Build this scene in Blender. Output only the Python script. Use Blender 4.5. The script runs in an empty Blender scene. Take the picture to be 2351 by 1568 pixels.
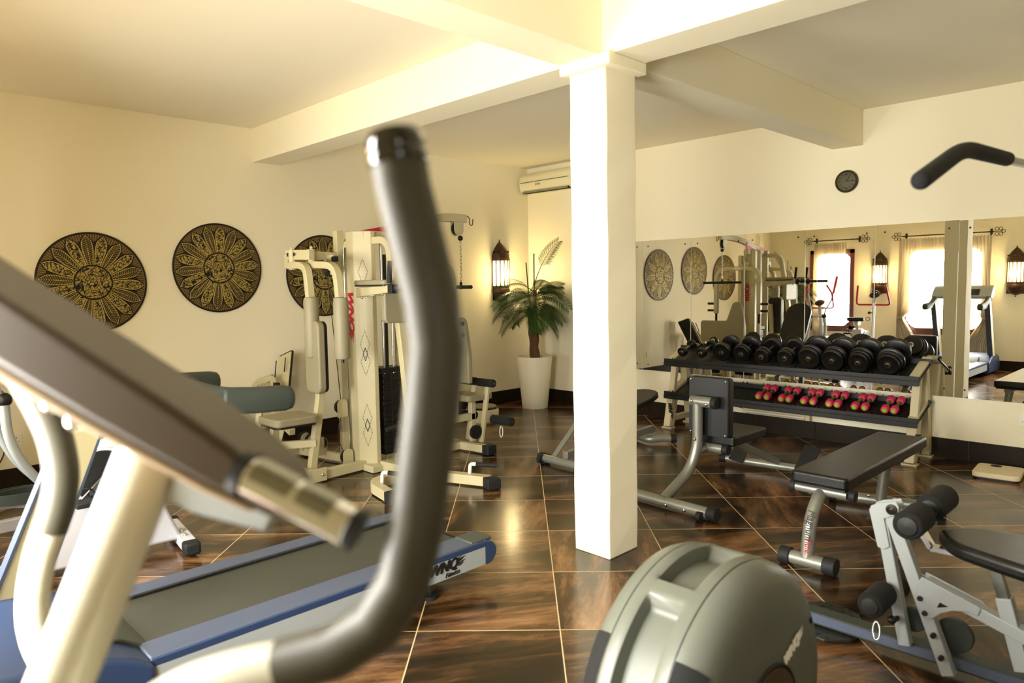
import bpy, bmesh, math, random
from mathutils import Vector, Matrix, noise
from math import sin, cos, pi, sqrt, atan2, radians
random.seed(7)
SC = bpy.context.scene
# ------------------------------------------------------------ camera
cam_d = bpy.data.cameras.new('camera'); cam = bpy.data.objects.new('camera', cam_d)
SC.collection.objects.link(cam); SC.camera = cam
CAM = Vector((6.2325, -6.4196, 1.44))
CR = Vector((0.70045944, 0.71352229, -0.01557278)); CU = Vector((-0.045633, 0.06655162, 0.99673894)); CF = Vector((-0.71223185, 0.69746457, -0.07917687))
cam.matrix_world = Matrix(((CR.x, CU.x, -CF.x, CAM.x), (CR.y, CU.y, -CF.y, CAM.y), (CR.z, CU.z, -CF.z, CAM.z), (0, 0, 0, 1)))
cam_d.sensor_width = 36.0; cam_d.lens = 1626.76 / 2351 * 36.0; cam_d.clip_start = 0.05; cam_d.clip_end = 200
cam_d.dof.use_dof = True; cam_d.dof.focus_distance = 5.2; cam_d.dof.aperture_fstop = 2.9
# ------------------------------------------------------------ exposure, world, daylight
SC.view_settings.view_transform = 'Standard'; SC.view_settings.look = 'None'
SC.view_settings.exposure = 0.26; SC.view_settings.gamma = 1.0; SC.view_settings.use_curve_mapping = False
SC.cycles.max_bounces = 14; SC.cycles.diffuse_bounces = 4; SC.cycles.glossy_bounces = 6; SC.cycles.transparent_max_bounces = 16
SC.cycles.sample_clamp_indirect = 6.0
SC.cycles.use_denoising = True
W = bpy.data.worlds.new('daylight'); SC.world = W; W.use_nodes = True
_bg = W.node_tree.nodes['Background']; _bg.inputs[0].default_value = (0.93, 0.97, 1.0, 1); _bg.inputs[1].default_value = 3.0
WIN = [(0.76, 1.53), (2.31, 3.52), (4.30, 5.45), (6.6, 7.8)]      # window openings along the front wall
WZ = (0.56, 1.98); FRONT_Y = -6.63; ROOM_X = 8.6; H = 2.872
for _i, (a, b) in enumerate(WIN):
    L = bpy.data.lights.new('window_daylight', 'AREA'); L.shape = 'RECTANGLE'
    L.size = b - a + 0.3; L.size_y = 1.9; L.energy = (250, 430, 370, 20)[_i]; L.color = (1.0, 0.985, 0.93)
    o = bpy.data.objects.new('window_daylight', L); SC.collection.objects.link(o)
    o.location = ((a + b) / 2, FRONT_Y - 0.55, 1.45); o.rotation_euler = (radians(90), 0, 0)
# ------------------------------------------------------------ materials
def hexc(h):
    h = h.lstrip('#'); c = [int(h[i:i + 2], 16) / 255 for i in (0, 2, 4)]
    return tuple((x / 12.92 if x <= 0.04045 else ((x + 0.055) / 1.055) ** 2.4) for x in c) + (1,)
MATS = {}
def mat(name, col, rough=0.5, metal=0.0, noise=0.06, scale=8.0, bump=0.0, bscale=200, coat=0.0, emit=None, est=0.0, spec=0.5):
    m = bpy.data.materials.new(name); m.use_nodes = True; N = m.node_tree.nodes; Lk = m.node_tree.links
    p = N['Principled BSDF']; c = hexc(col) if isinstance(col, str) else col
    p.inputs['Roughness'].default_value = rough; p.inputs['Metallic'].default_value = metal
    p.inputs['Specular IOR Level'].default_value = spec
    if coat: p.inputs['Coat Weight'].default_value = coat; p.inputs['Coat Roughness'].default_value = 0.08
    tc = N.new('ShaderNodeTexCoord'); nz = N.new('ShaderNodeTexNoise'); nz.inputs['Scale'].default_value = scale; nz.inputs['Detail'].default_value = 4
    Lk.new(tc.outputs['Object'], nz.inputs['Vector'])
    mx = N.new('ShaderNodeMix'); mx.data_type = 'RGBA'
    mx.inputs['A'].default_value = tuple(x * (1 - noise) for x in c[:3]) + (1,); mx.inputs['B'].default_value = tuple(min(1, x * (1 + noise)) for x in c[:3]) + (1,)
    Lk.new(nz.outputs['Fac'], mx.inputs['Factor']); Lk.new(mx.outputs['Result'], p.inputs['Base Color'])
    if bump:
        n2 = N.new('ShaderNodeTexNoise'); n2.inputs['Scale'].default_value = bscale; n2.inputs['Detail'].default_value = 3; Lk.new(tc.outputs['Object'], n2.inputs['Vector'])
        b = N.new('ShaderNodeBump'); b.inputs['Strength'].default_value = bump; b.inputs['Distance'].default_value = 0.004
        Lk.new(n2.outputs['Fac'], b.inputs['Height']); Lk.new(b.outputs['Normal'], p.inputs['Normal'])
    if emit: p.inputs['Emission Color'].default_value = hexc(emit) if isinstance(emit, str) else emit; p.inputs['Emission Strength'].default_value = est
    MATS[name] = m; return m
mat('wall', '#f1e8c9', 0.85, noise=0.02, scale=1.2, bump=0.25, bscale=18)
mat('ceiling', '#efe6cc', 0.9, noise=0.02, scale=1.0, bump=0.1, bscale=14)
mat('cream', '#bdb38c', 0.42, noise=0.03)          # cream enamelled gym frame
mat('rackcream', '#c9bc94', 0.42, noise=0.03)
mat('greypaint', '#999e9c', 0.38, noise=0.03)
mat('silver', '#8d8d82', 0.36, metal=0.55, noise=0.04)
mat('chrome', '#dcdcd8', 0.12, metal=1.0, noise=0.02)
mat('steel', '#8a8a80', 0.2, metal=1.0, noise=0.05)
mat('black', '#080806', 0.45, noise=0.2)
mat('blackiron', '#060605', 0.36, noise=0.2, coat=0.15)
mat('foam', '#0c0c0a', 0.9, noise=0.2, bump=0.4, bscale=400)
mat('vinyl', '#0e0e0b', 0.36, spec=0.4, noise=0.15, bump=0.2, bscale=260)
mat('beigepad', '#8e866a', 0.5, noise=0.05, bump=0.2, bscale=300)
mat('red', '#b0142c', 0.5, noise=0.05)
mat('pink', '#d53a5c', 0.55, noise=0.06)
mat('lime', '#8fd024', 0.5, noise=0.05)
mat('green_grip', '#4e7d1c', 0.6, noise=0.05)
mat('blue', '#283a5a', 0.4, noise=0.04)
mat('bluelight', '#474f60', 0.42, noise=0.04)
mat('slate', '#3a4039', 0.5, noise=0.05)
mat('slatedark', '#293028', 0.6, noise=0.05)
mat('belt', '#34352b', 0.62, noise=0.12, scale=3, bump=0.15, bscale=500)
mat('bronze', '#4a3420', 0.42, metal=0.6, noise=0.3, scale=30)
mat('iron', '#2a2118', 0.5, metal=0.5, noise=0.2)
mat('white', '#efe9d6', 0.45, noise=0.02)
mat('potwhite', '#e9dfc2', 0.5, noise=0.02)
mat('acwhite', '#e8dfb8', 0.4, noise=0.02)
mat('bark', '#5a3a22', 0.85, noise=0.35, scale=40, bump=0.6, bscale=60)
mat('leaf', '#2b4a15', 0.45, noise=0.35, scale=9)
mat('soil', '#3a2a1a', 0.95, noise=0.3, scale=60)
mat('stick', '#4a5a28', 0.7, noise=0.2)
mat('redwood', '#5c2a1c', 0.4, noise=0.25, scale=12, coat=0.2)
mat('hood', '#5d5f54', 0.42, noise=0.03)
mat('hooddark', '#121310', 0.5, noise=0.1)
mat('bikewhite', '#c2c2c6', 0.35, noise=0.02)
mat('consolebrown', '#3e2f16', 0.4, noise=0.1, scale=5)
mat('consoleedge', '#a98f6c', 0.45, noise=0.05)
mat('grip', '#454134', 0.5, noise=0.1, scale=20)
mat('mastcream', '#c9c4ae', 0.3, noise=0.02, coat=0.3)
mat('scale', '#e0cfa6', 0.5, noise=0.03)
mat('rubber', '#0c0c0a', 0.7, noise=0.15)
mat('checker', '#33342c', 0.4, metal=0.6, noise=0.15)
mat('clockface', '#544e30', 0.5, noise=0.3, scale=20)
mat('diffuser', '#d8cca6', 0.25, noise=0.04)
mat('gloss', '#0d0c08', 0.12, noise=0.1, coat=1.0)
mat('hole', '#0c0b08', 0.9, noise=0.0)
mat('decalwhite', '#f3efe0', 0.5, noise=0.0)
mat('decalblack', '#111111', 0.5, noise=0.0)
mat('decalgrey', '#6f6c60', 0.5, noise=0.0)
mat('lampglass', '#fff0c8', 0.4, emit=(1.0, 0.78, 0.42, 1), est=2.4)
mat('earth', '#b8b49a', 0.9, noise=0.2, scale=2)
def M(n): return MATS[n]
def mat_floor():
    m = bpy.data.materials.new('marble_tile'); m.use_nodes = True; N = m.node_tree.nodes; Lk = m.node_tree.links; p = N['Principled BSDF']
    def nd(t, **k):
        n = N.new(t)
        for a, b in k.items(): setattr(n, a, b)
        return n
    def math_(op, a, b=None, c=None):
        n = nd('ShaderNodeMath', operation=op)
        for i, x in enumerate((a, b, c)):
            if x is None: continue
            if isinstance(x, (int, float)): n.inputs[i].default_value = x
            else: Lk.new(x, n.inputs[i])
        return n.outputs[0]
    g = nd('ShaderNodeNewGeometry'); sx = nd('ShaderNodeSeparateXYZ'); Lk.new(g.outputs['Position'], sx.inputs[0])
    X, Y = sx.outputs[0], sx.outputs[1]; s = 2 ** -0.5
    U = math_('MULTIPLY', math_('SUBTRACT', math_('MULTIPLY', math_('SUBTRACT', Y, X), s), -6.0852), 1 / 0.6)
    V = math_('MULTIPLY', math_('SUBTRACT', math_('MULTIPLY', math_('ADD', Y, X), s), 0.02), 1 / 0.6)
    fu, fv = math_('FLOOR', U), math_('FLOOR', V); ru, rv = math_('FRACT', U), math_('FRACT', V)
    eu = math_('MINIMUM', ru, math_('SUBTRACT', 1.0, ru)); ev = math_('MINIMUM', rv, math_('SUBTRACT', 1.0, rv))
    e = math_('MINIMUM', eu, ev); grout = math_('LESS_THAN', e, 0.0042)
    cid = nd('ShaderNodeCombineXYZ'); Lk.new(fu, cid.inputs[0]); Lk.new(fv, cid.inputs[1])
    wn = nd('ShaderNodeTexWhiteNoise', noise_dimensions='2D'); Lk.new(cid.outputs[0], wn.inputs['Vector'])
    uv = nd('ShaderNodeCombineXYZ'); Lk.new(ru, uv.inputs[0]); Lk.new(rv, uv.inputs[1])
    rot = nd('ShaderNodeVectorRotate', rotation_type='Z_AXIS'); Lk.new(uv.outputs[0], rot.inputs['Vector'])
    rot.inputs['Center'].default_value = (0.5, 0.5, 0)
    Lk.new(math_('ADD', math_('MULTIPLY', math_('GREATER_THAN', wn.outputs['Value'], 0.72), 1.0), math_('MULTIPLY', wn.outputs['Value'], 0.45)), rot.inputs['Angle'])
    sc = nd('ShaderNodeVectorMath', operation='MULTIPLY'); Lk.new(rot.outputs[0], sc.inputs[0]); sc.inputs[1].default_value = (2.6, 0.55, 1)
    off = nd('ShaderNodeVectorMath', operation='MULTIPLY_ADD'); Lk.new(wn.outputs['Color'], off.inputs[0]); off.inputs[1].default_value = (37, 41, 11); Lk.new(sc.outputs[0], off.inputs[2])
    n1 = nd('ShaderNodeTexNoise'); n1.inputs['Scale'].default_value = 1.0; n1.inputs['Detail'].default_value = 10; n1.inputs['Roughness'].default_value = 0.70; n1.inputs['Distortion'].default_value = 0.35
    Lk.new(off.outputs[0], n1.inputs['Vector'])
    r = nd('ShaderNodeValToRGB'); Lk.new(n1.outputs['Fac'], r.inputs[0]); cr = r.color_ramp
    cr.elements[0].position = 0.34; cr.elements[0].color = hexc('#140d06')
    cr.elements[1].position = 0.74; cr.elements[1].color = hexc('#a9825a')
    for pos, c in ((0.43, '#23170b'), (0.49, '#3f2a15'), (0.54, '#5d4025'), (0.61, '#7d5938')):
        el = cr.elements.new(pos); el.color = hexc(c)
    mx = nd('ShaderNodeMix', data_type='RGBA'); Lk.new(grout, mx.inputs['Factor']); Lk.new(r.outputs[0], mx.inputs['A']); mx.inputs['B'].default_value = hexc('#cbb487')
    Lk.new(mx.outputs['Result'], p.inputs['Base Color'])
    n3 = nd('ShaderNodeTexNoise'); n3.inputs['Scale'].default_value = 3.0; n3.inputs['Detail'].default_value = 5; Lk.new(g.outputs['Position'], n3.inputs['Vector'])
    Lk.new(math_('ADD', math_('ADD', math_('MULTIPLY', n3.outputs['Fac'], 0.12), 0.13), math_('MULTIPLY', grout, 0.4)), p.inputs['Roughness'])
    b = nd('ShaderNodeBump'); b.inputs['Strength'].default_value = 0.5; b.inputs['Distance'].default_value = 0.002; Lk.new(math_('SUBTRACT', 1.0, grout), b.inputs['Height']); Lk.new(b.outputs[0], p.inputs['Normal'])
    MATS['floor'] = m
mat_floor()
def mat_skirt():
    m = mat('skirting', '#20170a', 0.5, noise=0.6, scale=7, spec=0.2); return m
mat_skirt()
def mat_mirror():
    m = bpy.data.materials.new('mirror'); m.use_nodes = True; p = m.node_tree.nodes['Principled BSDF']
    p.inputs['Base Color'].default_value = (0.90, 0.90, 0.86, 1); p.inputs['Metallic'].default_value = 1; p.inputs['Roughness'].default_value = 0.0
    MATS['mirror'] = m
mat_mirror()
def mat_mix(name, kind, col, fac):
    m = bpy.data.materials.new(name); m.use_nodes = True; N = m.node_tree.nodes; Lk = m.node_tree.links
    out = N['Material Output']; N.remove(N['Principled BSDF']); tr = N.new('ShaderNodeBsdfTransparent'); mx = N.new('ShaderNodeMixShader')
    if kind == 'glass':
        g = N.new('ShaderNodeBsdfGlossy'); g.inputs['Roughness'].default_value = 0.02; Lk.new(tr.outputs[0], mx.inputs[1]); Lk.new(g.outputs[0], mx.inputs[2]); mx.inputs[0].default_value = fac
    else:
        t = N.new('ShaderNodeBsdfTranslucent'); d = N.new('ShaderNodeBsdfDiffuse'); m2 = N.new('ShaderNodeMixShader')
        t.inputs['Color'].default_value = hexc('#84724c'); d.inputs['Color'].default_value = hexc(col)
        wv = N.new('ShaderNodeTexNoise'); wv.inputs['Scale'].default_value = 60; tc = N.new('ShaderNodeTexCoord'); Lk.new(tc.outputs['Object'], wv.inputs[0])
        m2.inputs[0].default_value = 0.72; Lk.new(t.outputs[0], m2.inputs[1]); Lk.new(d.outputs[0], m2.inputs[2])
        Lk.new(tr.outputs[0], mx.inputs[1]); Lk.new(m2.outputs[0], mx.inputs[2])
        mr = N.new('ShaderNodeMapRange'); Lk.new(wv.outputs['Fac'], mr.inputs[0]); mr.inputs[3].default_value = fac - 0.02; mr.inputs[4].default_value = fac + 0.04; Lk.new(mr.outputs[0], mx.inputs[0])
    Lk.new(mx.outputs[0], out.inputs[0]); MATS[name] = m
mat_mix('glass', 'glass', None, 0.06); mat_mix('sheer', 'cloth', '#f8edd4', 0.95)
# ------------------------------------------------------------ geometry helper
V3 = Vector
def basis(d, up=None):
    d = V3(d).normalized(); up = V3(up) if up else V3((0, 0, 1))
    if abs(d.dot(up.normalized())) > 0.98: up = V3((0, 1, 0)) if abs(d.y) < 0.9 else V3((1, 0, 0))
    s = d.cross(up).normalized(); return d, s, s.cross(d).normalized()
def fillet(pts, r, n=6):
    pts = [V3(p) for p in pts]; out = [pts[0]]
    for i in range(1, len(pts) - 1):
        a, b, c = pts[i - 1], pts[i], pts[i + 1]; u = (a - b); v = (c - b); k = min(r, u.length * 0.49, v.length * 0.49)
        u = b + u.normalized() * k; v = b + v.normalized() * k
        for j in range(n + 1):
            t = j / n; out.append(u * (1 - t) ** 2 + b * 2 * t * (1 - t) + v * t * t)
    out.append(pts[-1]); return out
class G:
    def __init__(s): s.v = []; s.f = []; s.mi = []; s.m = 0
    def add(s, vs, fs):
        k = len(s.v); s.v += [V3(v) for v in vs]; s.f += [[k + i for i in f] for f in fs]; s.mi += [s.m] * len(fs); return s
    def box(s, x0, x1, y0, y1, z0, z1):
        return s.add([(x, y, z) for z in (z0, z1) for y in (y0, y1) for x in (x0, x1)], [(0, 1, 3, 2), (4, 6, 7, 5), (0, 4, 5, 1), (1, 5, 7, 3), (3, 7, 6, 2), (2, 6, 4, 0)])
    def bar(s, a, b, w, h=None, up=None):
        h = w if h is None else h; a, b = V3(a), V3(b); d, sd, u = basis(b - a, up); vs = []
        for p in (a, b):
            for i, j in ((-1, -1), (1, -1), (1, 1), (-1, 1)): vs.append(p + sd * (i * w / 2) + u * (j * h / 2))
        return s.add(vs, [(0, 1, 2, 3), (7, 6, 5, 4), (0, 4, 5, 1), (1, 5, 6, 2), (2, 6, 7, 3), (3, 7, 4, 0)])
    def sweep(s, pts, w, h=None, up=None, r=0):
        h = w if h is None else h
        if r: pts = fillet(pts, r)
        return s._sw(pts, [(-w / 2, -h / 2), (w / 2, -h / 2), (w / 2, h / 2), (-w / 2, h / 2)], up)
    def _sw(s, pts, prof, up=None, closed=False, rad=None):
        pts = [V3(p) for p in pts]; n = len(pts); k = len(prof); rings = []
        t0 = (pts[1] - pts[0]).normalized(); _, sd, u = basis(t0, up)
        for i, p in enumerate(pts):
            if closed: t = pts[(i + 1) % n] - pts[i - 1]
            else: t = pts[min(i + 1, n - 1)] - pts[max(i - 1, 0)]
            t.normalize()
            if up is not None and abs(t.dot(V3(up).normalized())) < 0.98: _, sd, u = basis(t, up)
            else:
                sd = (sd - t * sd.dot(t)).normalized(); u = sd.cross(t).normalized()
            m = rad[i] if rad else 1.0
            rings.append([p + sd * (a * m) + u * (b * m) for a, b in prof])
        vs = [v for r_ in rings for v in r_]; fs = []
        for i in range(n if closed else n - 1):
            j = (i + 1) % n
            for q in range(k): fs.append((i * k + q, i * k + (q + 1) % k, j * k + (q + 1) % k, j * k + q))
        if not closed: fs += [tuple(range(k))[::-1], tuple((n - 1) * k + q for q in range(k))]
        return s.add(vs, fs)
    def tube(s, pts, r, n=14, fil=0, closed=False):
        rad = None
        if isinstance(r, (list, tuple)): rad = r; r = 1.0
        if fil: pts = fillet(pts, fil, 8)
        return s._sw(pts, [(cos(2 * pi * i / n) * r, sin(2 * pi * i / n) * r) for i in range(n)], None, closed, rad)
    def cyl(s, a, b, r, r2=None, n=24):
        r2 = r if r2 is None else r2; a, b = V3(a), V3(b); d, sd, u = basis(b - a)
        vs = [p + (sd * cos(2 * pi * i / n) + u * sin(2 * pi * i / n)) * rr for p, rr in ((a, r), (b, r2)) for i in range(n)]
        return s.add(vs, [(i, (i + 1) % n, n + (i + 1) % n, n + i) for i in range(n)] + [tuple(range(n))[::-1], tuple(range(n, 2 * n))])
    def lathe(s, o, prof, axis=(0, 0, 1), n=28, a0=0, a1=2 * pi, cap=True):
        o = V3(o); d, sd, u = basis(axis); full = abs(a1 - a0 - 2 * pi) < 1e-6; m = n if full else n + 1; vs = []
        for r, z in prof:
            for i in range(m):
                a = a0 + (a1 - a0) * i / n; vs.append(o + d * z + (sd * cos(a) + u * sin(a)) * r)
        fs = []
        for j in range(len(prof) - 1):
            for i in range(m if full else m - 1): fs.append((j * m + i, j * m + (i + 1) % m, (j + 1) * m + (i + 1) % m, (j + 1) * m + i))
        if full and cap:
            if prof[0][0] > 1e-5: fs.append(tuple(range(m))[::-1])
            if prof[-1][0] > 1e-5: fs.append(tuple((len(prof) - 1) * m + i for i in range(m)))
        return s.add(vs, fs)
    def prism(s, pts, ex):
        pts = [V3(p) for p in pts]; ex = V3(ex); n = len(pts)
        return s.add(pts + [p + ex for p in pts], [tuple(range(n))[::-1], tuple(range(n, 2 * n))] + [(i, (i + 1) % n, n + (i + 1) % n, n + i) for i in range(n)])
    def ball(s, c, r, sc=(1, 1, 1), n=14):
        c = V3(c); vs = []; fs = []; m = n // 2
        for j in range(1, m):
            for i in range(n):
                a = pi * j / m; b = 2 * pi * i / n; vs.append(c + V3((sin(a) * cos(b) * r * sc[0], sin(a) * sin(b) * r * sc[1], cos(a) * r * sc[2])))
        for j in range(m - 2):
            for i in range(n): fs.append((j * n + i, j * n + (i + 1) % n, (j + 1) * n + (i + 1) % n, (j + 1) * n + i))
        k = len(vs); vs += [c + V3((0, 0, r * sc[2])), c - V3((0, 0, r * sc[2]))]
        for i in range(n): fs += [(k, (i + 1) % n, i), (k + 1, (m - 2) * n + i, (m - 2) * n + (i + 1) % n)]
        return s.add(vs, fs)
    def pad(s, c, ax, ay, az, rx=0.25, n=6):
        """rounded-corner slab: c centre, ax/ay half-axis vectors of the outline, az half thickness vector, rx corner fraction"""
        c, ax, ay, az = V3(c), V3(ax), V3(ay), V3(az); la, lb = ax.length, ay.length; r = rx * min(la, lb); out = []
        for qx, qy, a0 in ((1, 1, 0), (-1, 1, pi / 2), (-1, -1, pi), (1, -1, 3 * pi / 2)):
            for i in range(n + 1):
                a = a0 + pi / 2 * i / n; out.append((qx * (la - r) + cos(a) * r, qy * (lb - r) + sin(a) * r))
        ux, uy = ax.normalized(), ay.normalized()
        return s.prism([c - az + ux * x + uy * y for x, y in out], az * 2)
ROOTS = []
def build(name, g, m, parent=None, bevel=0.0, seg=2, smooth=True, angle=40, top=False):
    me = bpy.data.meshes.new(name)
    inv = None
    if parent is not None:
        base = parent
        while base.parent is not None: base = base.parent
        inv = base.matrix_basis.inverted()
    me.from_pydata([tuple((inv @ v) if inv else v) for v in g.v], [], g.f)
    for mm in (m if isinstance(m, (list, tuple)) else [m]): me.materials.append(MATS[mm])
    me.polygons.foreach_set('material_index', g.mi)
    b = bmesh.new(); b.from_mesh(me); bmesh.ops.recalc_face_normals(b, faces=b.faces); b.to_mesh(me); b.free()
    if smooth:
        me.polygons.foreach_set('use_smooth', [True] * len(me.polygons)); me.set_sharp_from_angle(angle=radians(angle))
    me.update()
    o = bpy.data.objects.new(name, me); SC.collection.objects.link(o)
    if parent is not None: o.parent = parent
    if bevel:
        bv = o.modifiers.new('bevel', 'BEVEL'); bv.width = bevel; bv.segments = seg; bv.limit_method = 'ANGLE'; bv.angle_limit = radians(35)
    return o
def tag(o, label, cat, group=None, kind=None):
    o['label'] = label; o['category'] = cat
    if group: o['group'] = group
    if kind: o['kind'] = kind
    return o
def thing(name, loc, label, cat, group=None, rz=0.0):
    o = bpy.data.objects.new(name, None); SC.collection.objects.link(o); o.empty_display_size = 0.1
    o.location = loc; o.rotation_euler = (0, 0, rz); o.matrix_basis = Matrix.Translation(loc) @ Matrix.Rotation(rz, 4, 'Z')
    return tag(o, label, cat, group)
def bolts(parent, pts, r=.012, m='chrome'):
    for p in pts: build('bolt', G().ball(p, r), m, parent)
def struct(name, g, m, bevel=0, smooth=False):
    o = build(name, g, m, None, bevel, smooth=smooth); o['kind'] = 'structure'; return o
def dup(root, loc, rz, label, group=None, keep=True):
    r = root.copy(); SC.collection.objects.link(r); r.location = loc; r.rotation_euler = (0, 0, rz); r['label'] = label
    if group: r['group'] = group
    for ch in list(root.children):
        c = ch.copy(); SC.collection.objects.link(c); c.parent = r
        for gc in ch.children:
            d = gc.copy(); SC.collection.objects.link(d); d.parent = c
    return r
def text_geo(string, size, origin, xdir, ydir, shear=0.3, off=0.0, ext=0.0008, center=False, sx=1.0):
    """filled letters as a G, standing on origin along xdir with up = ydir"""
    cu = bpy.data.curves.new('t', 'FONT'); cu.body = string; cu.size = size; cu.shear = shear; cu.offset = 0; cu.extrude = ext; cu.resolution_u = 3
    if center: cu.align_x = 'CENTER'
    o = bpy.data.objects.new('t', cu); SC.collection.objects.link(o)
    me = o.to_mesh(); X = V3(xdir).normalized(); Yv = V3(ydir).normalized(); Z = X.cross(Yv); g = G()
    g.add([V3(origin) + X * (v.co.x * sx) + Yv * v.co.y + Z * (v.co.z + 0.001) for v in me.vertices], [tuple(p.vertices) for p in me.polygons])
    o.to_mesh_clear(); bpy.data.objects.remove(o); bpy.data.curves.remove(cu); return g
def flames(g, o, xd, yd, s):
    """little flame tongues that trail behind the letters of the maker's mark"""
    o, X, Y = V3(o), V3(xd).normalized(), V3(yd).normalized(); Z = X.cross(Y) * 0.0012
    for (x, y, l, w, k) in ((0, .05, .75, .16, .1), (.05, .25, .95, .17, .12), (0, .45, .7, .16, .12), (.1, .62, .95, .15, .1), (-.05, .78, .6, .12, .08)):
        p = [(x, y), (x + l * .5, y - w * .3 + k), (x + l, y + w * .2 + k * 2), (x + l * .6, y + w * .7 + k), (x + l * .35, y + w * 1.05), (x, y + w)]
        g.prism([o + X * (a * s) + Y * (b * s) + Z for a, b in p], Z * 0.4)
    return g
def logo(name, parent, o, xd, yd, h, m='decalblack', fitness=False, sx=0.82):
    X, Yd = V3(xd).normalized(), V3(yd).normalized(); g = G(); n_ = X.cross(Yd) * 0.0002
    for k, (a, b) in enumerate(((0, 0), (.06, 0), (.12, .0), (.18, .0), (.09, .06), (.12, -.04))):
        t = text_geo('WNQ', h * 1.35, V3(o) + X * (a * h) + Yd * (b * h) + n_ * k, xd, yd, shear=0.35, sx=sx); g.add(t.v, t.f)
    w = max((v - V3(o)).dot(X) for v in g.v)
    flames(g, V3(o) + X * (w - h * .12), xd, yd, h * 0.95)
    if fitness:
        for a in (0, .03): t = text_geo('Fitness', h * 0.62, V3(o) + X * h * (2.0 + a) - Yd * h * 0.62, xd, yd, shear=0.3); g.add(t.v, t.f)
    return build(name, g, m, parent, smooth=False)
#@@STRUCT
# ------------------------------------------------------------ room shell
X1 = ROOM_X; Y0 = FRONT_Y
struct('floor', G().box(-0.2, X1 + 0.2, Y0 - 0.2, 0.2, -0.12, 0), 'floor')
struct('ceiling', G().box(-0.2, X1 + 0.2, Y0 - 0.2, 0.2, H, H + 0.15), 'ceiling')
struct('wall_left', G().box(-0.2, 0, Y0 - 0.2, 0.2, 0, H), 'wall')
struct('wall_back', G().box(0, X1, 0, 0.2, 0, H), 'wall')
struct('wall_right', G().box(X1, X1 + 0.2, Y0 - 0.2, 0.2, 0, H), 'wall')
g = G(); xs = [0] + [v for w in WIN for v in w] + [X1]
for i in range(0, len(xs), 2): g.box(xs[i], xs[i + 1], Y0 - 0.2, Y0, 0, H)
for a, b in WIN: g.box(a, b, Y0 - 0.2, Y0, 0, WZ[0]).box(a, b, Y0 - 0.2, Y0, WZ[1], H)
struct('wall_front', g, 'wall')
struct('ground_outside', G().box(-6, 14, Y0 - 8, Y0 - 0.2, -0.15, -0.1), 'earth')
bbh, bt = 0.158, 0.014
struct('baseboard_left', G().box(0, bt, Y0, 0, 0, bbh), 'skirting')
g = G(); k = bt
while k < X1 - .01:
    e_ = min(X1, k + .598); g.box(k, e_ - .002, -bt, 0, 0, bbh); k += .6
struct('baseboard_back', g, 'skirting')
struct('baseboard_front', G().box(bt, X1, Y0, Y0 + bt, 0, bbh), 'skirting')
struct('baseboard_right', G().box(X1 - bt, X1, Y0 + bt, -bt, 0, bbh), 'skirting')
BZ = 2.5755; AY0, AY1 = -3.5372, -3.2695; BX0, BX1 = 3.7088, 3.9621
struct('trim_1', G().box(0, X1, AY0, AY1, BZ, H), 'wall', 0.004)        # ceiling beam along the room
struct('trim_2', G().box(BX0, BX1, Y0, AY0, BZ, H).box(BX0, BX1, AY1, 0, BZ, H), 'wall', 0.004)   # crossing ceiling beam
cx0, cx1, cy0, cy1 = 3.767, 4.006, -3.5475, -3.30
g = G(); n = 14
vs = []; 
for k in range(n + 1):
    z = 2.53 * k / n; w = lambda s: 0.0025 * sin(s * 7.3 + k * 1.9)
    vs += [(cx0 - 0.012 * (k / n) + w(1), cy0 + w(2) * 0.5, z), (cx1 - 0.012 * (k / n) + w(3), cy0 + w(4) * 0.5, z), (cx1 - 0.012 * (k / n) + w(5), cy1, z), (cx0 - 0.012 * (k / n), cy1, z)]
fs = [(k * 4 + i, k * 4 + (i + 1) % 4, k * 4 + 4 + (i + 1) % 4, k * 4 + 4 + i) for k in range(n) for i in range(4)] + [(3, 2, 1, 0), tuple(n * 4 + i for i in range(4))]
g.add(vs, fs); struct('trim_3', g, 'wall', 0.006)                        # square column
struct('trim_4', G().box(cx0 - 0.05, cx1 + 0.035, cy0 - 0.035, cy1 + 0.035, 2.515, BZ), 'wall', 0.006)   # capital of the column
# windows
for i, (a, b) in enumerate(WIN):
    t = bpy.data.objects.new('window_%d' % (i + 1), None); SC.collection.objects.link(t); t['kind'] = 'structure'; t.location = ((a + b) / 2, Y0, WZ[0]); t.matrix_basis = Matrix.Translation(t.location)
    f = 0.07; g = G(); ya, yb = Y0 - 0.12, Y0 + 0.02
    g.box(a, a + f, ya, yb, WZ[0], WZ[1]).box(b - f, b, ya, yb, WZ[0], WZ[1]).box(a, b, ya, yb, WZ[0], WZ[0] + f).box(a, b, ya, yb, WZ[1] - f, WZ[1])
    g.box(a - 0.03, b + 0.03, Y0 - 0.02, Y0 + 0.045, WZ[0] - 0.03, WZ[0] + 0.012)
    # carved scalloped corners inside the frame
    for (cx, sx) in ((a + f, 1), (b - f, -1)):
        for (cz, sz) in ((WZ[0] + f, 1), (WZ[1] - f, -1)):
            pts = [(cx, cz)]
            for q in range(13):
                u_ = q / 12; r_ = 0.13 + 0.022 * abs(sin(u_ * pi * 3)); pts.append((cx + sx * r_ * (1 - u_) ** 1.6, cz + sz * r_ * u_ ** 1.6))
            g.prism([(x, Y0 - 0.06, z) for x, z in pts], (0, 0.03, 0))
    build('window_frame', g, 'redwood', t, 0.004)
    build('pane', G().box(a + f, b - f, Y0 - 0.075, Y0 - 0.07, WZ[0] + f, WZ[1] - f), 'glass', t)
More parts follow.
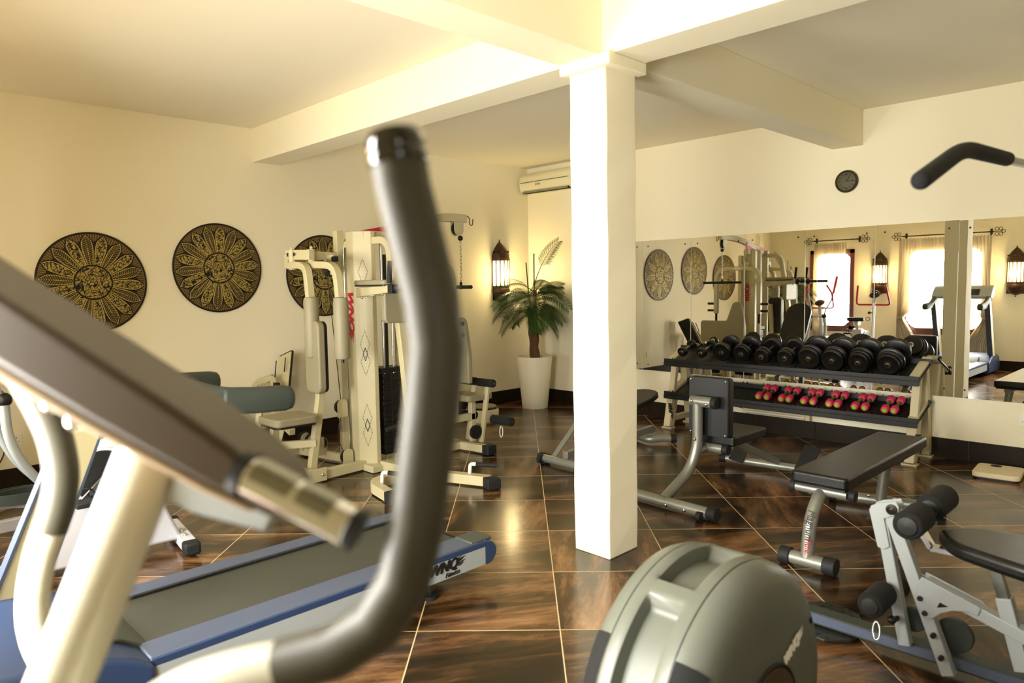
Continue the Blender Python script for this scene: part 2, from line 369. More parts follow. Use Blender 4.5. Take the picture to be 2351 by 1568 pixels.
#@@WALLTHINGS
# ------------------------------------------------------------ mirrors on the back wall
seams = [0.545, 1.13, 1.722, 2.32, 2.909, 3.496, 4.086, 4.70, 5.30, 5.90]
lab = ['mirror panel on the back wall hidden behind the white pillar',
       'mirror panel of which a narrow strip shows right beside the white pillar', 'mirror panel right of the strip beside the pillar, showing the leftmost medallion reflection',
       'mirror panel showing the chain and hanging bar of the gym station', 'mirror panel reflecting the tall dark incline backrest above the small dumbbells',
       'mirror panel reflecting the left curtain and window frame', 'mirror panel below right of the clock, reflecting the bright curtain and the pillar edge',
       'mirror panel at the right edge of the photo, reflecting the lit lantern and right curtain']
for i in range(1, len(seams) - 1):
    a, b = seams[i] + 0.0015, seams[i + 1] - 0.0015; zt = 1.893 if i != 7 else 1.889
    t = thing('mirror_panel', (a / 2 + b / 2, 0, 0.497), lab[i - 1] if i < 8 else 'rightmost mirror panel of the row on the back wall', 'mirror', 'wall mirror panels above the dumbbell rack')
    build('glass', G().box(a, b, -0.007, -0.001, 0.497, zt), 'mirror', t)
    build('bevelled_edge', G().box(b - 0.003, b, -0.0085, -0.007, 0.497, zt - 0.25), 'white', t)
    for x in (a + 0.07, b - 0.07):
        for z in (0.56, zt - 0.06): build('screw', G().lathe((x, -0.007, z), [(0.0001, 0.006), (0.006, 0.005), (0.008, 0)], (0, -1, 0), 10), 'iron', t)
# ------------------------------------------------------------ wall medallions
def med_mesh():
    NR, NT = 150, 720; R = 0.388; vs = []; fs = []; cols = []
    rnd = random.Random(3)
    def hfun(r, th):                                  # r 0..1 -> height(0..1), tone
        npet = 18; cen = 0.335
        px_, py_ = r * cos(th), r * sin(th); scroll = min(abs(noise.noise(Vector((px_ * 15, py_ * 15, 0)))) - .085, abs(noise.noise(Vector((px_ * 19 + 7, py_ * 19, 3)))) - .05)
        if r < cen - 0.012: return (0.9, 0.95) if scroll > 0.0 else (0.3, 0.04)
        if r < cen + 0.012: return 0.0, 0
        if r > 0.965: return 0.25, 0.15
        k = th / (2 * pi) * npet; i = math.floor(k); u = (k - i - 0.5) * 2 / npet * pi       # angle off the petal axis
        t = (r - cen) / (0.945 - cen)                                 # 0..1 along petal
        half = 0.072 + 0.052 * sin(pi * min(1, t * 0.95) ** 1.3) if t < 1 else 0
        if t > 0.80: half *= max(0, (1 - (t - 0.80) / 0.20)) ** 0.55
        lat = abs(u) * r
        half *= 0.92
        if t >= 1 or lat > half + 0.014:
            fan = sin(th * 130) * (1 if t > 0.72 else 0.2); return 0.25 + 0.12 * fan, 0.38 + (0.3 if t > 0.8 else 0) + 0.1 * fan
        if lat > half - 0.010: return -0.3, 0
        if lat > half - 0.028: return 0.8, 1.0
        if i % 2 == 0:
            if lat < 0.006: return 0.8, 0.95
            s_ = sin(t * 95 - lat * 420 / 4); return (0.55, 0.8) if s_ > -0.1 else (0.1, 0.1)
        return (0.7, 0.95) if scroll > 0.0 else (0.12, 0.1)
    for j in range(NR + 1):
        r = j / NR
        for i in range(NT):
            th = 2 * pi * i / NT; h, c = hfun(r, th); dome = 0.018 * (1 - r * r) + 0.010
            if r > 0.965: dome += 0.004
            x = dome + 0.0045 * h
            vs.append((x, R * r * cos(th), R * r * sin(th))); cols.append(c)
    for j in range(NR):
        for i in range(NT):
            if j == 0: fs.append((0, NT + i, NT + (i + 1) % NT))
            else: fs.append((j * NT + i, (j + 1) * NT + i, (j + 1) * NT + (i + 1) % NT, j * NT + (i + 1) % NT))
    k = len(vs)
    for i in range(NT): th = 2 * pi * i / NT; vs.append((0.002, R * 0.99 * cos(th), R * 0.99 * sin(th))); cols.append(0)
    for i in range(NT): fs.append((NR * NT + i, k + i, k + (i + 1) % NT, NR * NT + (i + 1) % NT))
    me = bpy.data.meshes.new('medallion'); me.from_pydata(vs, [], fs)
    ca = me.color_attributes.new('patina', 'FLOAT_COLOR', 'POINT')
    ca.data.foreach_set('color', [q for c in cols for q in (c, c, c, 1)])
    me.polygons.foreach_set('use_smooth', [True] * len(fs))
    m = bpy.data.materials.new('embossed_brass'); m.use_nodes = True; N = m.node_tree.nodes; Lk = m.node_tree.links; p = N['Principled BSDF']
    at = N.new('ShaderNodeAttribute'); at.attribute_name = 'patina'; rp = N.new('ShaderNodeValToRGB'); Lk.new(at.outputs['Fac'], rp.inputs[0])
    cr = rp.color_ramp; cr.elements[0].color = hexc('#070503'); cr.elements[1].color = hexc('#b09c50')
    for ps, c in ((0.35, '#24170a'), (0.62, '#4a3318')): e = cr.elements.new(ps); e.color = hexc(c)
    Lk.new(rp.outputs[0], p.inputs['Base Color']); p.inputs['Metallic'].default_value = 0.35; p.inputs['Roughness'].default_value = 0.48
    me.materials.append(m); MATS['brass_emb'] = m
    return me
mm = med_mesh()
for i, (y, z, rr, rz, lb) in enumerate(((-4.872, 1.512, 1.0, 0.1, 'large embossed metal flower medallion, leftmost of the three on the left wall'),
                         (-3.894, 1.629, 0.995, 0.27, 'middle embossed metal flower medallion on the left wall, hung highest'),
                         (-2.875, 1.560, 1.01, 0.02, 'embossed metal flower medallion half hidden behind the multi gym'))):
    o = bpy.data.objects.new('wall_medallion', mm); SC.collection.objects.link(o); o.location = (0.0, y, z); o.rotation_euler = (rz, 0, 0); o.scale = (1, rr, rr)
    tag(o, lb, 'wall decoration', 'embossed flower medallions on the left wall')
# ------------------------------------------------------------ lanterns
def lantern(loc, rz, label):
    t = thing('wall_lantern', (0, 0, 0), label, 'lamp', 'pierced metal wall lanterns')     # local: wall plane x=0, sticks out +x
    k = 7; R = 0.118
    def ring(rs, z): return [(cos(-pi / 2 + pi * i / k) * R * rs, sin(-pi / 2 + pi * i / k) * R * rs, z) for i in range(k + 1)]
    def shell(prof):
        g = G(); rings = [ring(r, z) for r, z in prof]; vs = [v for q in rings for v in q]; m = k + 1
        fs = [(j * m + i, j * m + i + 1, (j + 1) * m + i + 1, (j + 1) * m + i) for j in range(len(prof) - 1) for i in range(k)]; g.add(vs, fs); return g
    top = shell([(1.06, .50), (1.06, .53), (1.0, .535), (1.0, .57), (.92, .60), (.62, .655), (.30, .70), (.06, .725)])
    top.box(-0.001, 0.003, -R * 1.03, R * 1.03, 0.50, 0.57); top.tube([(0.006, 0, .72), (0.006, 0, .755)], .004, 6); top.ball((0.006, 0, .735), .009)
    for i in range(k):
        a = -pi / 2 + pi * (i + .5) / k; c = V3((cos(a), sin(a), 0)) * R
        top.m = 1; top.cyl(c * 0.90 + V3((0, 0, .605)), c * 0.97 + V3((0, 0, .60)), .014, n=10); top.m = 0
    build('lantern_top', top, ['bronze', 'hole'], t)
    bot = shell([(1.03, .20), (.99, .195), (.99, .165), (1.05, .16), (1.05, .125), (.98, .12), (.95, .085), (.7, .04), (.35, .012), (.05, 0)])
    bot.box(-0.001, 0.003, -R, R, 0.02, 0.145); bot.tube([(0.006, 0, 0.004), (0.006, 0, -.03)], .004, 6); bot.ball((0.006, 0, -.02), .008); build('lantern_base', bot, 'bronze', t)
    gl = G(); r0, r1 = ring(.93, .19), ring(.93, .51)
    for i in range(k): gl.add([r0[i], r0[i + 1], r1[i + 1], r1[i]], [(0, 1, 2, 3)])
    build('lamp_shade', gl, 'lampglass', t)
    fr = G(); a0, a1 = ring(.985, .18), ring(.985, .52)
    for i in range(k + 1): fr.tube([a0[i], a1[i]], .0055, 6)
    for i in range(k):                                           # pierced scallops hanging from the rim and rising from the base
        p, q = V3(a1[i]), V3(a1[i + 1])
        for s_ in range(5): u = (s_ + .5) / 5; d = 0.03 + 0.05 * abs(u - .5) * 2; c = p.lerp(q, u); fr.add([c + (q - p) * .09, c - (q - p) * .09, c + V3((0, 0, -d - .01))], [(0, 1, 2)])
        p, q = V3(a0[i]), V3(a0[i + 1])
        for s_ in range(5): u = (s_ + .5) / 5; c = p.lerp(q, u); d = .016 + .03 * abs(u - .5) * 2; fr.add([c + (q - p) * .09, c - (q - p) * .09, c + V3((0, 0, d + .01))], [(0, 1, 2)])
    build('lattice_frame', fr, 'bronze', t)
    return t
lt = lantern(None, 0, 'lit pierced-metal lantern on the left wall above the potted palm'); lt.location = (0, -0.508, 1.235)
dup(lt, (1.95, Y0, 1.18), pi / 2, 'lit pierced-metal lantern on the window wall between the two curtained windows, seen in the mirror')
dup(lt, (3.885, Y0, 1.17), pi / 2, 'lit pierced-metal lantern right of the wide curtained window, mirrored at the right edge')
for (p, e) in (((0.16, -0.508, 1.56), 15), ((1.95, Y0 + 0.16, 1.5), 14), ((3.885, Y0 + 0.16, 1.5), 14)):
    L = bpy.data.lights.new('lantern_bulb', 'POINT'); L.energy = e; L.color = (1, 0.76, 0.36); L.shadow_soft_size = 0.05
    o = bpy.data.objects.new('lantern_bulb', L); SC.collection.objects.link(o); o.location = p
# ------------------------------------------------------------ curtains and rods
def curtain(xa, xb, side, label, z1=2.10, ztie=0.80):
    """sheer panel hung from xa..xb at the top, gathered to the side at ztie, then falling to the floor"""
    t = G(); nu, nv = 90, 60; tx = (xa - 0.03) if side < 0 else (xb + 0.03); W0 = xb - xa
    for j in range(nv + 1):
        z = z1 - (z1 - 0.12) * j / nv
        if z > ztie: k = ((z1 - z) / (z1 - ztie)); w = W0 * (1 - k ** 2.2) + 0.10 * k ** 2.2
        else: k = (ztie - z) / ztie; w = 0.10 + 0.26 * min(1, k * 1.8)
        for i in range(nu + 1):
            u = i / nu
            x = tx + (u * w if side < 0 else -u * w)
            if side < 0: x = tx + u * w + 0.02
            else: x = tx - u * w - 0.02
            am = 0.018 + 0.014 * (1 - w / W0)
            y = Y0 + 0.085 + am * sin(u * 2 * pi * 13 + 1.3 * sin(u * 9) + 0.4 * sin(z * 3)) + 0.01 * sin(z * 5 + u * 20)
            t.v.append(V3((x, y, z + (0.010 * sin(u * 80) if j == 0 else 0))))
    for j in range(nv):
        for i in range(nu): a = j * (nu + 1) + i; t.f.append([a, a + 1, a + nu + 2, a + nu + 1]); t.mi.append(0)
    r = thing('curtain', (tx, Y0 + 0.08, 0.12), label, 'curtain', 'sheer tied-back curtains')
    build('cloth', t, 'sheer', r)
    g = G(); c = (tx + (0.07 if side < 0 else -0.07), Y0 + 0.075, ztie)
    g.tube([(c[0] + 0.062 * cos(a), c[1] + 0.04 * sin(a), c[2] + 0.02 * cos(a) * -side) for a in [2 * pi * i / 16 for i in range(16)]], 0.007, 8, closed=True)
    g.tube([(c[0] + side * 0.06, c[1], c[2]), (c[0] + side * 0.09, Y0, c[2] + 0.03)], 0.005, 6); build('tieback', g, 'sheer', r)
    return r
curtain(0.86, 1.43, -1, 'sheer cream curtain drawn to the left of the narrow window, seen in the mirror')
curtain(2.27, 2.95, -1, 'sheer cream left-hand curtain of the wide window beside the lantern, seen in the mirror')
curtain(2.98, 3.58, 1, 'sheer cream right-hand curtain of the wide window, mirrored right of the pillar reflection')
def rod(xa, xb, label, z=2.145):
    r = thing('curtain_rod', ((xa + xb) / 2, Y0, z), label, 'curtain rod', 'wrought iron curtain rods')
    build('pole', G().tube([(xa, Y0 + 0.085, z), (xb, Y0 + 0.085, z)], 0.009, 8), 'iron', r)
    for x, s in ((xa, -1), (xb, 1)):
        g = G()
        for (dx, dz) in ((0.035, 0.04), (0.035, -0.04), (0.085, 0.04), (0.085, -0.04), (0.12, 0)):
            g.tube([(x + s * (dx + 0.024 * cos(a)), Y0 + 0.085, z + dz + 0.024 * sin(a)) for a in [2 * pi * i / 14 for i in range(14)]], 0.0045, 6, closed=True)
        g.tube([(x, Y0 + 0.085, z), (x + s * 0.11, Y0 + 0.085, z)], 0.005, 6); build('finial', g, 'iron', r)
        build('bracket', G().box(x - s * 0.05 - 0.008, x - s * 0.05 + 0.008, Y0, Y0 + 0.09, z - 0.012, z + 0.012).box(x - s * 0.05 - 0.015, x - s * 0.05 + 0.015, Y0, Y0 + 0.008, z - 0.05, z + 0.05), 'iron', r)
rod(0.82, 1.66, 'wrought iron curtain rod with scroll finials above the narrow window')
rod(2.30, 3.60, 'wrought iron curtain rod with scroll finials above the wide window')
# ------------------------------------------------------------ clock, sockets, light fitting, air conditioner, scales
t = thing('wall_clock', (3.841, 0, 2.286), 'small round antique brass clock high on the mirror wall', 'clock')
c0 = (3.841, 0, 2.286)
build('case', G().lathe(c0, [(0.001, 0.0), (0.094, 0.0), (0.096, 0.02), (0.088, 0.032), (0.078, 0.026), (0.078, 0.018)], (0, -1, 0), 40, cap=False), 'bronze', t)
build('dial', G().lathe(c0, [(0.08, 0.018), (0.0001, 0.022)], (0, -1, 0), 40, cap=False), 'clockface', t)
g = G()
for k in range(12):
    a = k * pi / 6; p = V3((3.841 + sin(a) * 0.06, -0.0235, 2.286 + cos(a) * 0.06)); d = V3((sin(a), 0, cos(a)))
    for s_ in ((-.0045, .0045) if k % 3 else (-.007, 0, .007)): q = p + V3((cos(a), 0, -sin(a))) * s_; g.bar(q - d * .009, q + d * .009, .0025, .001, (0, 1, 0))
build('numerals', g, 'iron', t)
g = G(); g.bar((3.841, -.026, 2.286), (3.841 + .062 * sin(1.52), -.026, 2.286 + .062 * cos(1.52)), .005, .0012, (0, 1, 0)); g.bar((3.841, -.028, 2.286), (3.841 + .046 * sin(.60), -.028, 2.286 + .046 * cos(.60)), .006, .0012, (0, 1, 0))
build('clock_hands', g, 'decalblack', t)
def socket(loc, rz, label, w=0.146):
    t = thing('wall_socket', (0, 0, 0), label, 'socket', 'white wall sockets'); g = G().pad((0, -0.005, 0), (w / 2, 0, 0), (0, 0, 0.043), (0, 0.005, 0), 0.12)
    build('faceplate', g, 'white', t, 0.002); g = G()
    for cx in ((-w / 4, w / 4) if w > 0.1 else (0,)):
        for dx, dz, a, b in ((0, .018, .004, .009), (-.012, -.008, .007, .004), (.012, -.008, .007, .004)): g.box(cx + dx - a / 2, cx + dx + a / 2, -0.0115, -0.0095, dz - b / 2, dz + b / 2)
    build('pin_holes', g, 'hole', t); t.location = loc; t.rotation_euler = (0, 0, rz); return t
socket((5.205, 0, 0.366), 0, 'double wall socket below the mirrors at the right edge')
socket((0, -5.47, 0.36), pi / 2, 'double wall socket on the left wall behind the treadmill, with a black cable')
socket((0, -2.62, 0.36), pi / 2, 'double wall socket on the left wall, seen in the mirror beside the pillar')
g = G().tube(fillet([(0.02, -5.50, 0.35), (0.07, -5.53, 0.26), (0.05, -5.62, 0.12), (0.06, -5.75, 0.01), (0.3, -6.0, 0.008)], 0.08), 0.005, 8)
tag(build('power_cable', g, 'black'), 'black power cable hanging from the left wall socket to the floor', 'cable')
t = thing('strip_light', (3.25, -0.03, 0.14), 'twin-tube strip light fitting on the wall low behind the dumbbell rack', 'light fitting')
build('housing', G().box(2.93, 3.57, -0.045, 0, 0.17, 0.245), 'diffuser', t, 0.006)
build('end_cap', G().box(2.925, 2.965, -0.052, 0, 0.165, 0.25), 'scale', t, 0.004); build('end_cap', G().box(3.535, 3.575, -0.052, 0, 0.165, 0.25), 'scale', t, 0.004)
for z in (0.19, 0.225): build('tube', G().cyl((2.965, -0.055, z), (3.535, -0.055, z), 0.011, n=12), 'white', t)
g = G().tube(fillet([(2.93, -0.02, 0.2), (2.82, -0.02, 0.22), (2.72, -0.02, 0.30), (2.60, -0.02, 0.36), (2.5, -0.015, 0.5)], 0.06), 0.003, 6)
tag(build('lamp_wire', g, 'black'), 'thin dark wire looping from the strip light up the wall behind the rack', 'cable')
t = thing('air_conditioner', (0.45, 0, 2.55), 'cream split air conditioner high in the corner beside the pillar', 'air conditioner')
prof = [(0, 2.79), (-0.13, 2.785), (-0.175, 2.74), (-0.185, 2.68), (-0.18, 2.61), (-0.15, 2.565), (-0.09, 2.545), (0, 2.55)]
build('body', G().prism([(0.03, y, z) for y, z in prof], (0.82, 0, 0)), 'acwhite', t, 0.008, angle=50)
build('intake_seam', G().box(0.05, 0.83, -0.189, -0.17, 2.672, 2.678), 'hole', t)
build('air_outlet', G().box(0.07, 0.81, -0.166, -0.10, 2.548, 2.572), 'hole', t); g = G()
for k in range(4): g.box(0.08, 0.80, -0.17, -0.11, 2.552 + k * .005, 2.5535 + k * .005)
build('louvre', g, 'acwhite', t); g = text_geo('PUMA', 0.032, (0.30, -0.188, 2.628), (1, 0, 0), (0, 0, 1), shear=0.2, off=0.0008)
build('maker_mark', g, 'decalgrey', t, smooth=False)
t = thing('bathroom_scale', (5.09, -0.39, 0), 'cream bathroom scale on the floor below the wall socket', 'scale')
build('platform', G().pad((5.085, -0.37, 0.032), (0.145, 0.012, 0), (-0.012, 0.165, 0), (0, 0, 0.018), 0.3), 'scale', t, 0.008, 3)
build('base', G().pad((5.085, -0.37, 0.009), (0.135, 0.012, 0), (-0.012, 0.155, 0), (0, 0, 0.007), 0.3), 'hooddark', t)
build('dial', G().lathe((5.05, -0.27, 0.0505), [(0.036, 0), (0.036, 0.003), (0.028, 0.0035), (0.0001, 0.001)], (0, 0, 1), 24), 'steel', t)
t = thing('twist_stool', (0.70, -1.46, 0), 'low round cream and black balance disc on the floor by the left wall', 'balance disc')
build('drum', G().lathe((0.70, -1.46, 0), [(0.15, 0.0), (0.17, 0.02), (0.178, 0.13), (0.165, 0.15)], n=36), 'scale', t)
build('rim', G().lathe((0.70, -1.46, 0.15), [(0.163, 0), (0.168, 0.012), (0.15, 0.02)], n=36), 'black', t)
build('top', G().lathe((0.70, -1.46, 0.165), [(0.152, 0), (0.148, 0.012), (0.0001, 0.016)], n=36), 'beigepad', t)
# ------------------------------------------------------------ potted palm
t = thing('potted_palm', (0.50, -0.44, 0), 'potted palm with drooping green fronds in a tall tapered white pot in the corner', 'plant')
pc = V3((0.50, -0.44, 0)); 
build('pot', G().lathe(pc, [(0.145, 0), (0.15, 0.008), (0.208, 0.60), (0.205, 0.607), (0.195, 0.605), (0.188, 0.57)], n=48), 'potwhite', t)
build('soil', G().lathe(pc + V3((0, 0, 0.565)), [(0.188, 0), (0.0001, 0.01)], n=30), 'soil', t)
g = G()
for a, top, r in ((0, (0.48, -0.42, 1.32), 0.045), (1, (0.54, -0.47, 1.38), 0.032), (2, (0.46, -0.48, 1.2), 0.03)):
    b0 = pc + V3((0.02 * cos(a * 2.1), 0.02 * sin(a * 2.1), 0.56)); tp = V3(top); pts = [b0.lerp(tp, k / 10) + V3((0.006 * sin(k * 2 + a), 0.006 * cos(k * 1.7), 0)) for k in range(11)]
    g.tube(pts, [r * (1.0 - 0.25 * k / 10) * (1 + 0.10 * (k % 2)) for k in range(11)], 10)
build('trunk', g, 'bark', t)
crown = V3((0.49, -0.44, 1.30)); rnd = random.Random(11)
def frond(base, az, el, L, droop, leaf, roll=0.0, bare=3):
    g = G(); pts = []; d = V3((cos(az) * cos(el), sin(az) * cos(el), sin(el))); p = V3(base); n = 16
    for i in range(n + 1):
        pts.append(p.copy()); d = (d + V3((0, 0, -droop / n))).normalized(); p = p + d * (L / n)
        p.x = max(p.x, 0.02); p.y = min(p.y, -0.02)
        if abs(p.y + .508) < .19: p.x = max(p.x, .16)
    g.tube(pts, [0.006 * (1 - 0.8 * i / n) for i in range(n + 1)], 6)
    for i in range(bare, n + 1):
        for sub in (0, .5):
            if i == n and sub: continue
            q = pts[i].lerp(pts[min(n, i + 1)], sub); tdir = (pts[min(n, i + 1)] - pts[i - 1]).normalized(); s_ = Matrix.Rotation(roll, 3, tdir) @ tdir.cross(V3((0, 0, 1))).normalized(); f = (i + sub) / n
            ll = leaf * (0.45 + 0.75 * sin(pi * min(1, f * 0.86 + 0.1)))
            for sg in (-1, 1):
                dd = (s_ * sg * 0.85 + tdir * (0.55 + 0.3 * f) + V3((0, 0, 0.10))).normalized(); e = q + dd * ll + V3((0, 0, -ll * 0.16)); mid = q + dd * ll * .55 + V3((0, 0, ll * 0.03)); wv = tdir * 0.0062
                for v_ in (e, mid): v_.x = max(v_.x, .15 if abs(v_.y + .508) < .17 else 0.012); v_.y = min(v_.y, -0.012)
                g.add([q - wv * .4, q + wv * .4, mid + wv, e, mid - wv], [(0, 1, 2, 4), (2, 3, 4)])
    return g
for k in range(34):
    az = k * 2.39996 + rnd.uniform(-.2, .2); el = rnd.uniform(-.25, .85); L = rnd.uniform(.36, .56)
    o_ = V3((rnd.uniform(-.03, .03), rnd.uniform(-.03, .03), .16 * el - .10 + rnd.uniform(-.12, .06)))
    build('frond', frond(crown + o_, az, el, L, rnd.uniform(.7, 1.7), 0.15, rnd.uniform(-.8, .8)), 'leaf', t)
build('frond', frond((0.52, -0.44, 1.46), 0.35, 1.25, 0.56, 1.0, 0.13, 1.35, 6), 'leaf', t)
for x, z in ((0.53, 1.80), (0.40, 1.70)): build('cane', G().tube([(x * .5 + .25, -0.45, 1.1), (x, -0.46, z)], 0.008, 8), 'stick', t)
dup(t, (0.56, -6.12, 0), pi / 2, 'second potted palm in the far corner by the narrow window, seen only in the mirror', 'potted palms'); t['group'] = 'potted palms'
#@@RACK
# ------------------------------------------------------------ dumbbell rack
t = thing('dumbbell_rack', (3.42, -0.23, 0), 'long cream two-tier dumbbell rack with black trays below the mirrors', 'rack')
for xx, s in ((2.33, -1), (4.52, 1)):
    g = G()
    g.prism([(xx - .035, -0.475, 0.02), (xx - .035, -0.395, 0.02), (xx - .035, -0.265, 0.66), (xx - .035, -0.215, 0.80), (xx - .035, -0.26, 0.80), (xx - .035, -0.43, 0.60), (xx - .035, -0.395, 0.60)][:0] or
            [(xx - .035, -0.47, 0.02), (xx - .035, -0.38, 0.02), (xx - .035, -0.33, 0.33), (xx - .035, -0.40, 0.35)], (.07, 0, 0))
    g.bar((xx, -0.42, 0.02), (xx, -0.335, 0.36), 0.07, 0.075, (1, 0, 0)); g.bar((xx, -0.03, 0.02), (xx, -0.17, 0.74), 0.07, 0.07, (1, 0, 0))
    g.bar((xx, -0.42, 0.09), (xx, -0.05, 0.09), 0.06, 0.05); g.bar((xx, -0.43, 0.34), (xx, -0.09, 0.47), 0.07, 0.03, (0, 0, 1)); g.bar((xx, -0.43, 0.66), (xx, -0.06, 0.80), 0.07, 0.035, (0, 0, 1))
    g.bar((xx, -0.36, 0.36), (xx, -0.30, 0.70), 0.05, 0.06, (1, 0, 0))
    build('side_frame', g, 'rackcream', t, 0.004)
    for y in (-0.425, -0.035): build('foot', G().box(xx - .055, xx + .055, y - .045, y + .03, 0, 0.012), 'rackcream', t)
logo('logo', t, (4.555, -0.452, 0.262), (0.05, 0.12, -1), (1, 0, 0.03), 0.045)
logo('logo', t, (2.335, -0.452, 0.262), (0.05, 0.12, -1), (1, 0, 0.03), 0.045)
for zf, zb, nm in ((0.66, 0.79, 'upper'), (0.335, 0.46, 'lower')):
    g = G(); a, b = 2.29, 4.57; dz = (zb - zf) / 0.36
    for (y, wd) in ((-0.425, .05), (-0.12, .05)):
        z = zf + (y + 0.45) * dz; g.bar((a, y, z), (b, y, z), 0.06, 0.012, (0, -dz, 1)); g.bar((a, y - wd / 2, z + .0), (b, y - wd / 2, z + .0), 0.008, 0.05)
    g.box(a, b, -0.46, -0.45, zf - 0.04, zf + 0.0); g.add([(a, -.45, zf - .012), (b, -.45, zf - .012), (b, -.09, zb - .012), (a, -.09, zb - .012), (a, -.45, zf - .006), (b, -.45, zf - .006), (b, -.09, zb - .006), (a, -.09, zb - .006)], [(0, 1, 2, 3), (4, 5, 6, 7), (0, 1, 5, 4), (1, 2, 6, 5), (2, 3, 7, 6), (3, 0, 4, 7)]); build('tray', g, 'black', t, 0.002)
    g = G()
    nn = 10
    for k in range(nn):
        x = 2.462 + k * 0.2085
        for y in (-0.44, -0.13):
            g = G(); z = zf + (y + 0.45) * dz + 0.01; pts = [(x - .085, z - .01)] + [(x + .085 * cos(pi - pi * q / 8), z + .032 - .030 * sin(pi * q / 8)) for q in range(9)] + [(x + .085, z - .01)]
            build('cradle', g.prism([(u, y, w) for u, w in pts], (0, .012, 0)), 'black', t)
# black dumbbells
def dumbbell(R, L, plates, hub=True):
    t = thing('dumbbell', (0, 0, 0), '', 'dumbbell', 'black round dumbbells on the top tier'); W_ = L
    build('handle', G().cyl((0, -W_ / 2 - .012, 0), (0, W_ / 2 + .012, 0), 0.0145, n=16), 'steel', t)
    for s in (-1, 1):
        g = G(); y = s * (0.07); th = (W_ / 2 - 0.07) / plates
        for k in range(plates):
            rr = R * (1 - 0.10 * k * (1 if plates > 1 else 0)) if R > .06 else R; y0, y1 = s * (0.07 + th * k), s * (0.07 + th * (k + 1) - .002)
            g.lathe((0, 0, 0), [(0.015, y0), (rr * .93, y0), (rr, y0 + s * .005), (rr, y1 - s * .005), (rr * .93, y1), (rr * .60, y1 - s * .003), (rr * .4, y1 - s * .003), (0.015, y1)], (0, 1, 0), 36)
        build('weight', g, 'blackiron', t); e = W_ / 2 * s
        build('end_cap', G().lathe((0, e, 0), [(0.026, 0), (0.024, s * .007), (0.013, s * .009), (0.011, s * .002), (0.0001, s * .002)], (0, 1, 0), 18), 'chrome', t)
    return t
tilt = math.atan2(0.13, 0.36)
specs = [(2.462, .048, .22, 1), (2.675, .050, .22, 1), (2.892, .090, .24, 1), (3.092, .088, .25, 2), (3.299, .078, .28, 2), (3.509, .080, .28, 2), (3.716, .102, .30, 2), (3.921, .101, .32, 2), (4.130, .101, .34, 3), (4.345, .104, .35, 3)]
names = ['smallest black dumbbell at the left end of the top rack tier', 'small black dumbbell second from the left on the top tier', 'third dumbbell from the left, single wide black disc at each end',
         'fourth black dumbbell from the left on the top tier', 'fifth dumbbell from the left, medium black stepped discs', 'sixth dumbbell from the left, medium black discs before the big ones',
         'fourth dumbbell from the right, first of the big ones', 'third big black dumbbell from the right end of the top tier', 'second black dumbbell from the right end of the top tier', 'rightmost and largest black dumbbell on the top tier']
for (x, R, L, pl), lb in zip(specs, names):
    d = dumbbell(R, L, pl); d['label'] = lb; zc = 0.788 + R * 0.60
    d.location = (x, -0.305, zc - .022); d.rotation_euler = (tilt, 0, 0.03 * sin(x * 9))
# pink and green hand weights
def handweight():
    t = thing('hand_weight', (0, 0, 0), '', 'hand weight', 'pink and green hand weights on the lower tier')
    build('grip', G().cyl((0, -0.05, 0), (0, 0.05, 0), 0.013, n=14), 'green_grip', t)
    for s in (-1, 1):
        build('head', G().lathe((0, 0, 0), [(0.014, s * .045), (0.026, s * .048), (0.031, s * .060), (0.032, s * .085), (0.029, s * .105), (0.019, s * .112)], (0, 1, 0), 20), 'pink', t)
        build('end_disc', G().lathe((0, s * .110, 0), [(0.0185, 0), (0.016, s * .005), (0.0001, s * .006)], (0, 1, 0), 16), 'lime', t)
    return t
hw = handweight(); ords = ['leftmost', 'second', 'third', 'fourth', 'fifth', 'rightmost']; first = True
for k, x in enumerate((3.285, 3.492, 3.697, 3.905, 4.120, 4.343)):
    for s, nm in ((-1, 'left'), (1, 'right')):
        lb = 'pink hand weight, %s one of the %s pair on the lower tier' % (nm, ords[k]); loc = (x + s * .035, -0.29 + 0.004 * s, 0.435)
        o = hw if first else dup(hw, loc, 0, lb); first = False
        o['label'] = lb; o.location = loc; o.rotation_euler = (tilt, 0, 0.04 * sin(k * 3 + s))
#@@BENCHES
# ------------------------------------------------------------ flat bench
def endcap(t, a, b, r, facets=12): return build('end_cap', G().cyl(a, b, r, n=facets), 'rubber', t, 0.003)
t = thing('flat_bench', (4.79, -2.3, 0), 'flat black padded weight bench on a silver frame in front of the rack', 'bench')
build('pad', G().pad((4.795, -2.21, 0.43), (0.143, 0, 0), (0, 0.65, 0), (0, 0, 0.032), 0.18), 'vinyl', t, 0.014, 4)
build('backing_board', G().box(4.67, 4.92, -2.84, -1.58, 0.385, 0.397), 'black', t)
build('leg', G().tube(fillet([(4.79, -2.965, 0.06), (4.79, -2.93, 0.25), (4.79, -2.82, 0.36), (4.79, -2.66, 0.365)], 0.14, 10), 0.032, 18), 'silver', t, 0)
build('leg', G().cyl((4.72, -1.70, 0.05), (4.76, -1.72, 0.375), 0.032, n=18), 'silver', t)
build('seat_rail', G().cyl((4.78, -2.72, 0.355), (4.76, -1.60, 0.365), 0.028, n=16), 'silver', t)
build('foot_bar', G().cyl((4.705, -2.965, 0.045), (4.885, -2.965, 0.045), 0.034, n=18), 'silver', t)
build('foot_bar', G().cyl((4.46, -1.735, 0.04), (5.02, -1.60, 0.04), 0.034, n=18), 'silver', t)
build('cross_tube', G().cyl((4.655, -2.80, 0.366), (4.92, -2.80, 0.366), 0.026, n=14), 'silver', t)
for a, b in (((4.655, -2.965, .045), (4.71, -2.965, .045)), ((4.875, -2.965, .045), (4.935, -2.965, .045))): endcap(t, a, b, 0.045)
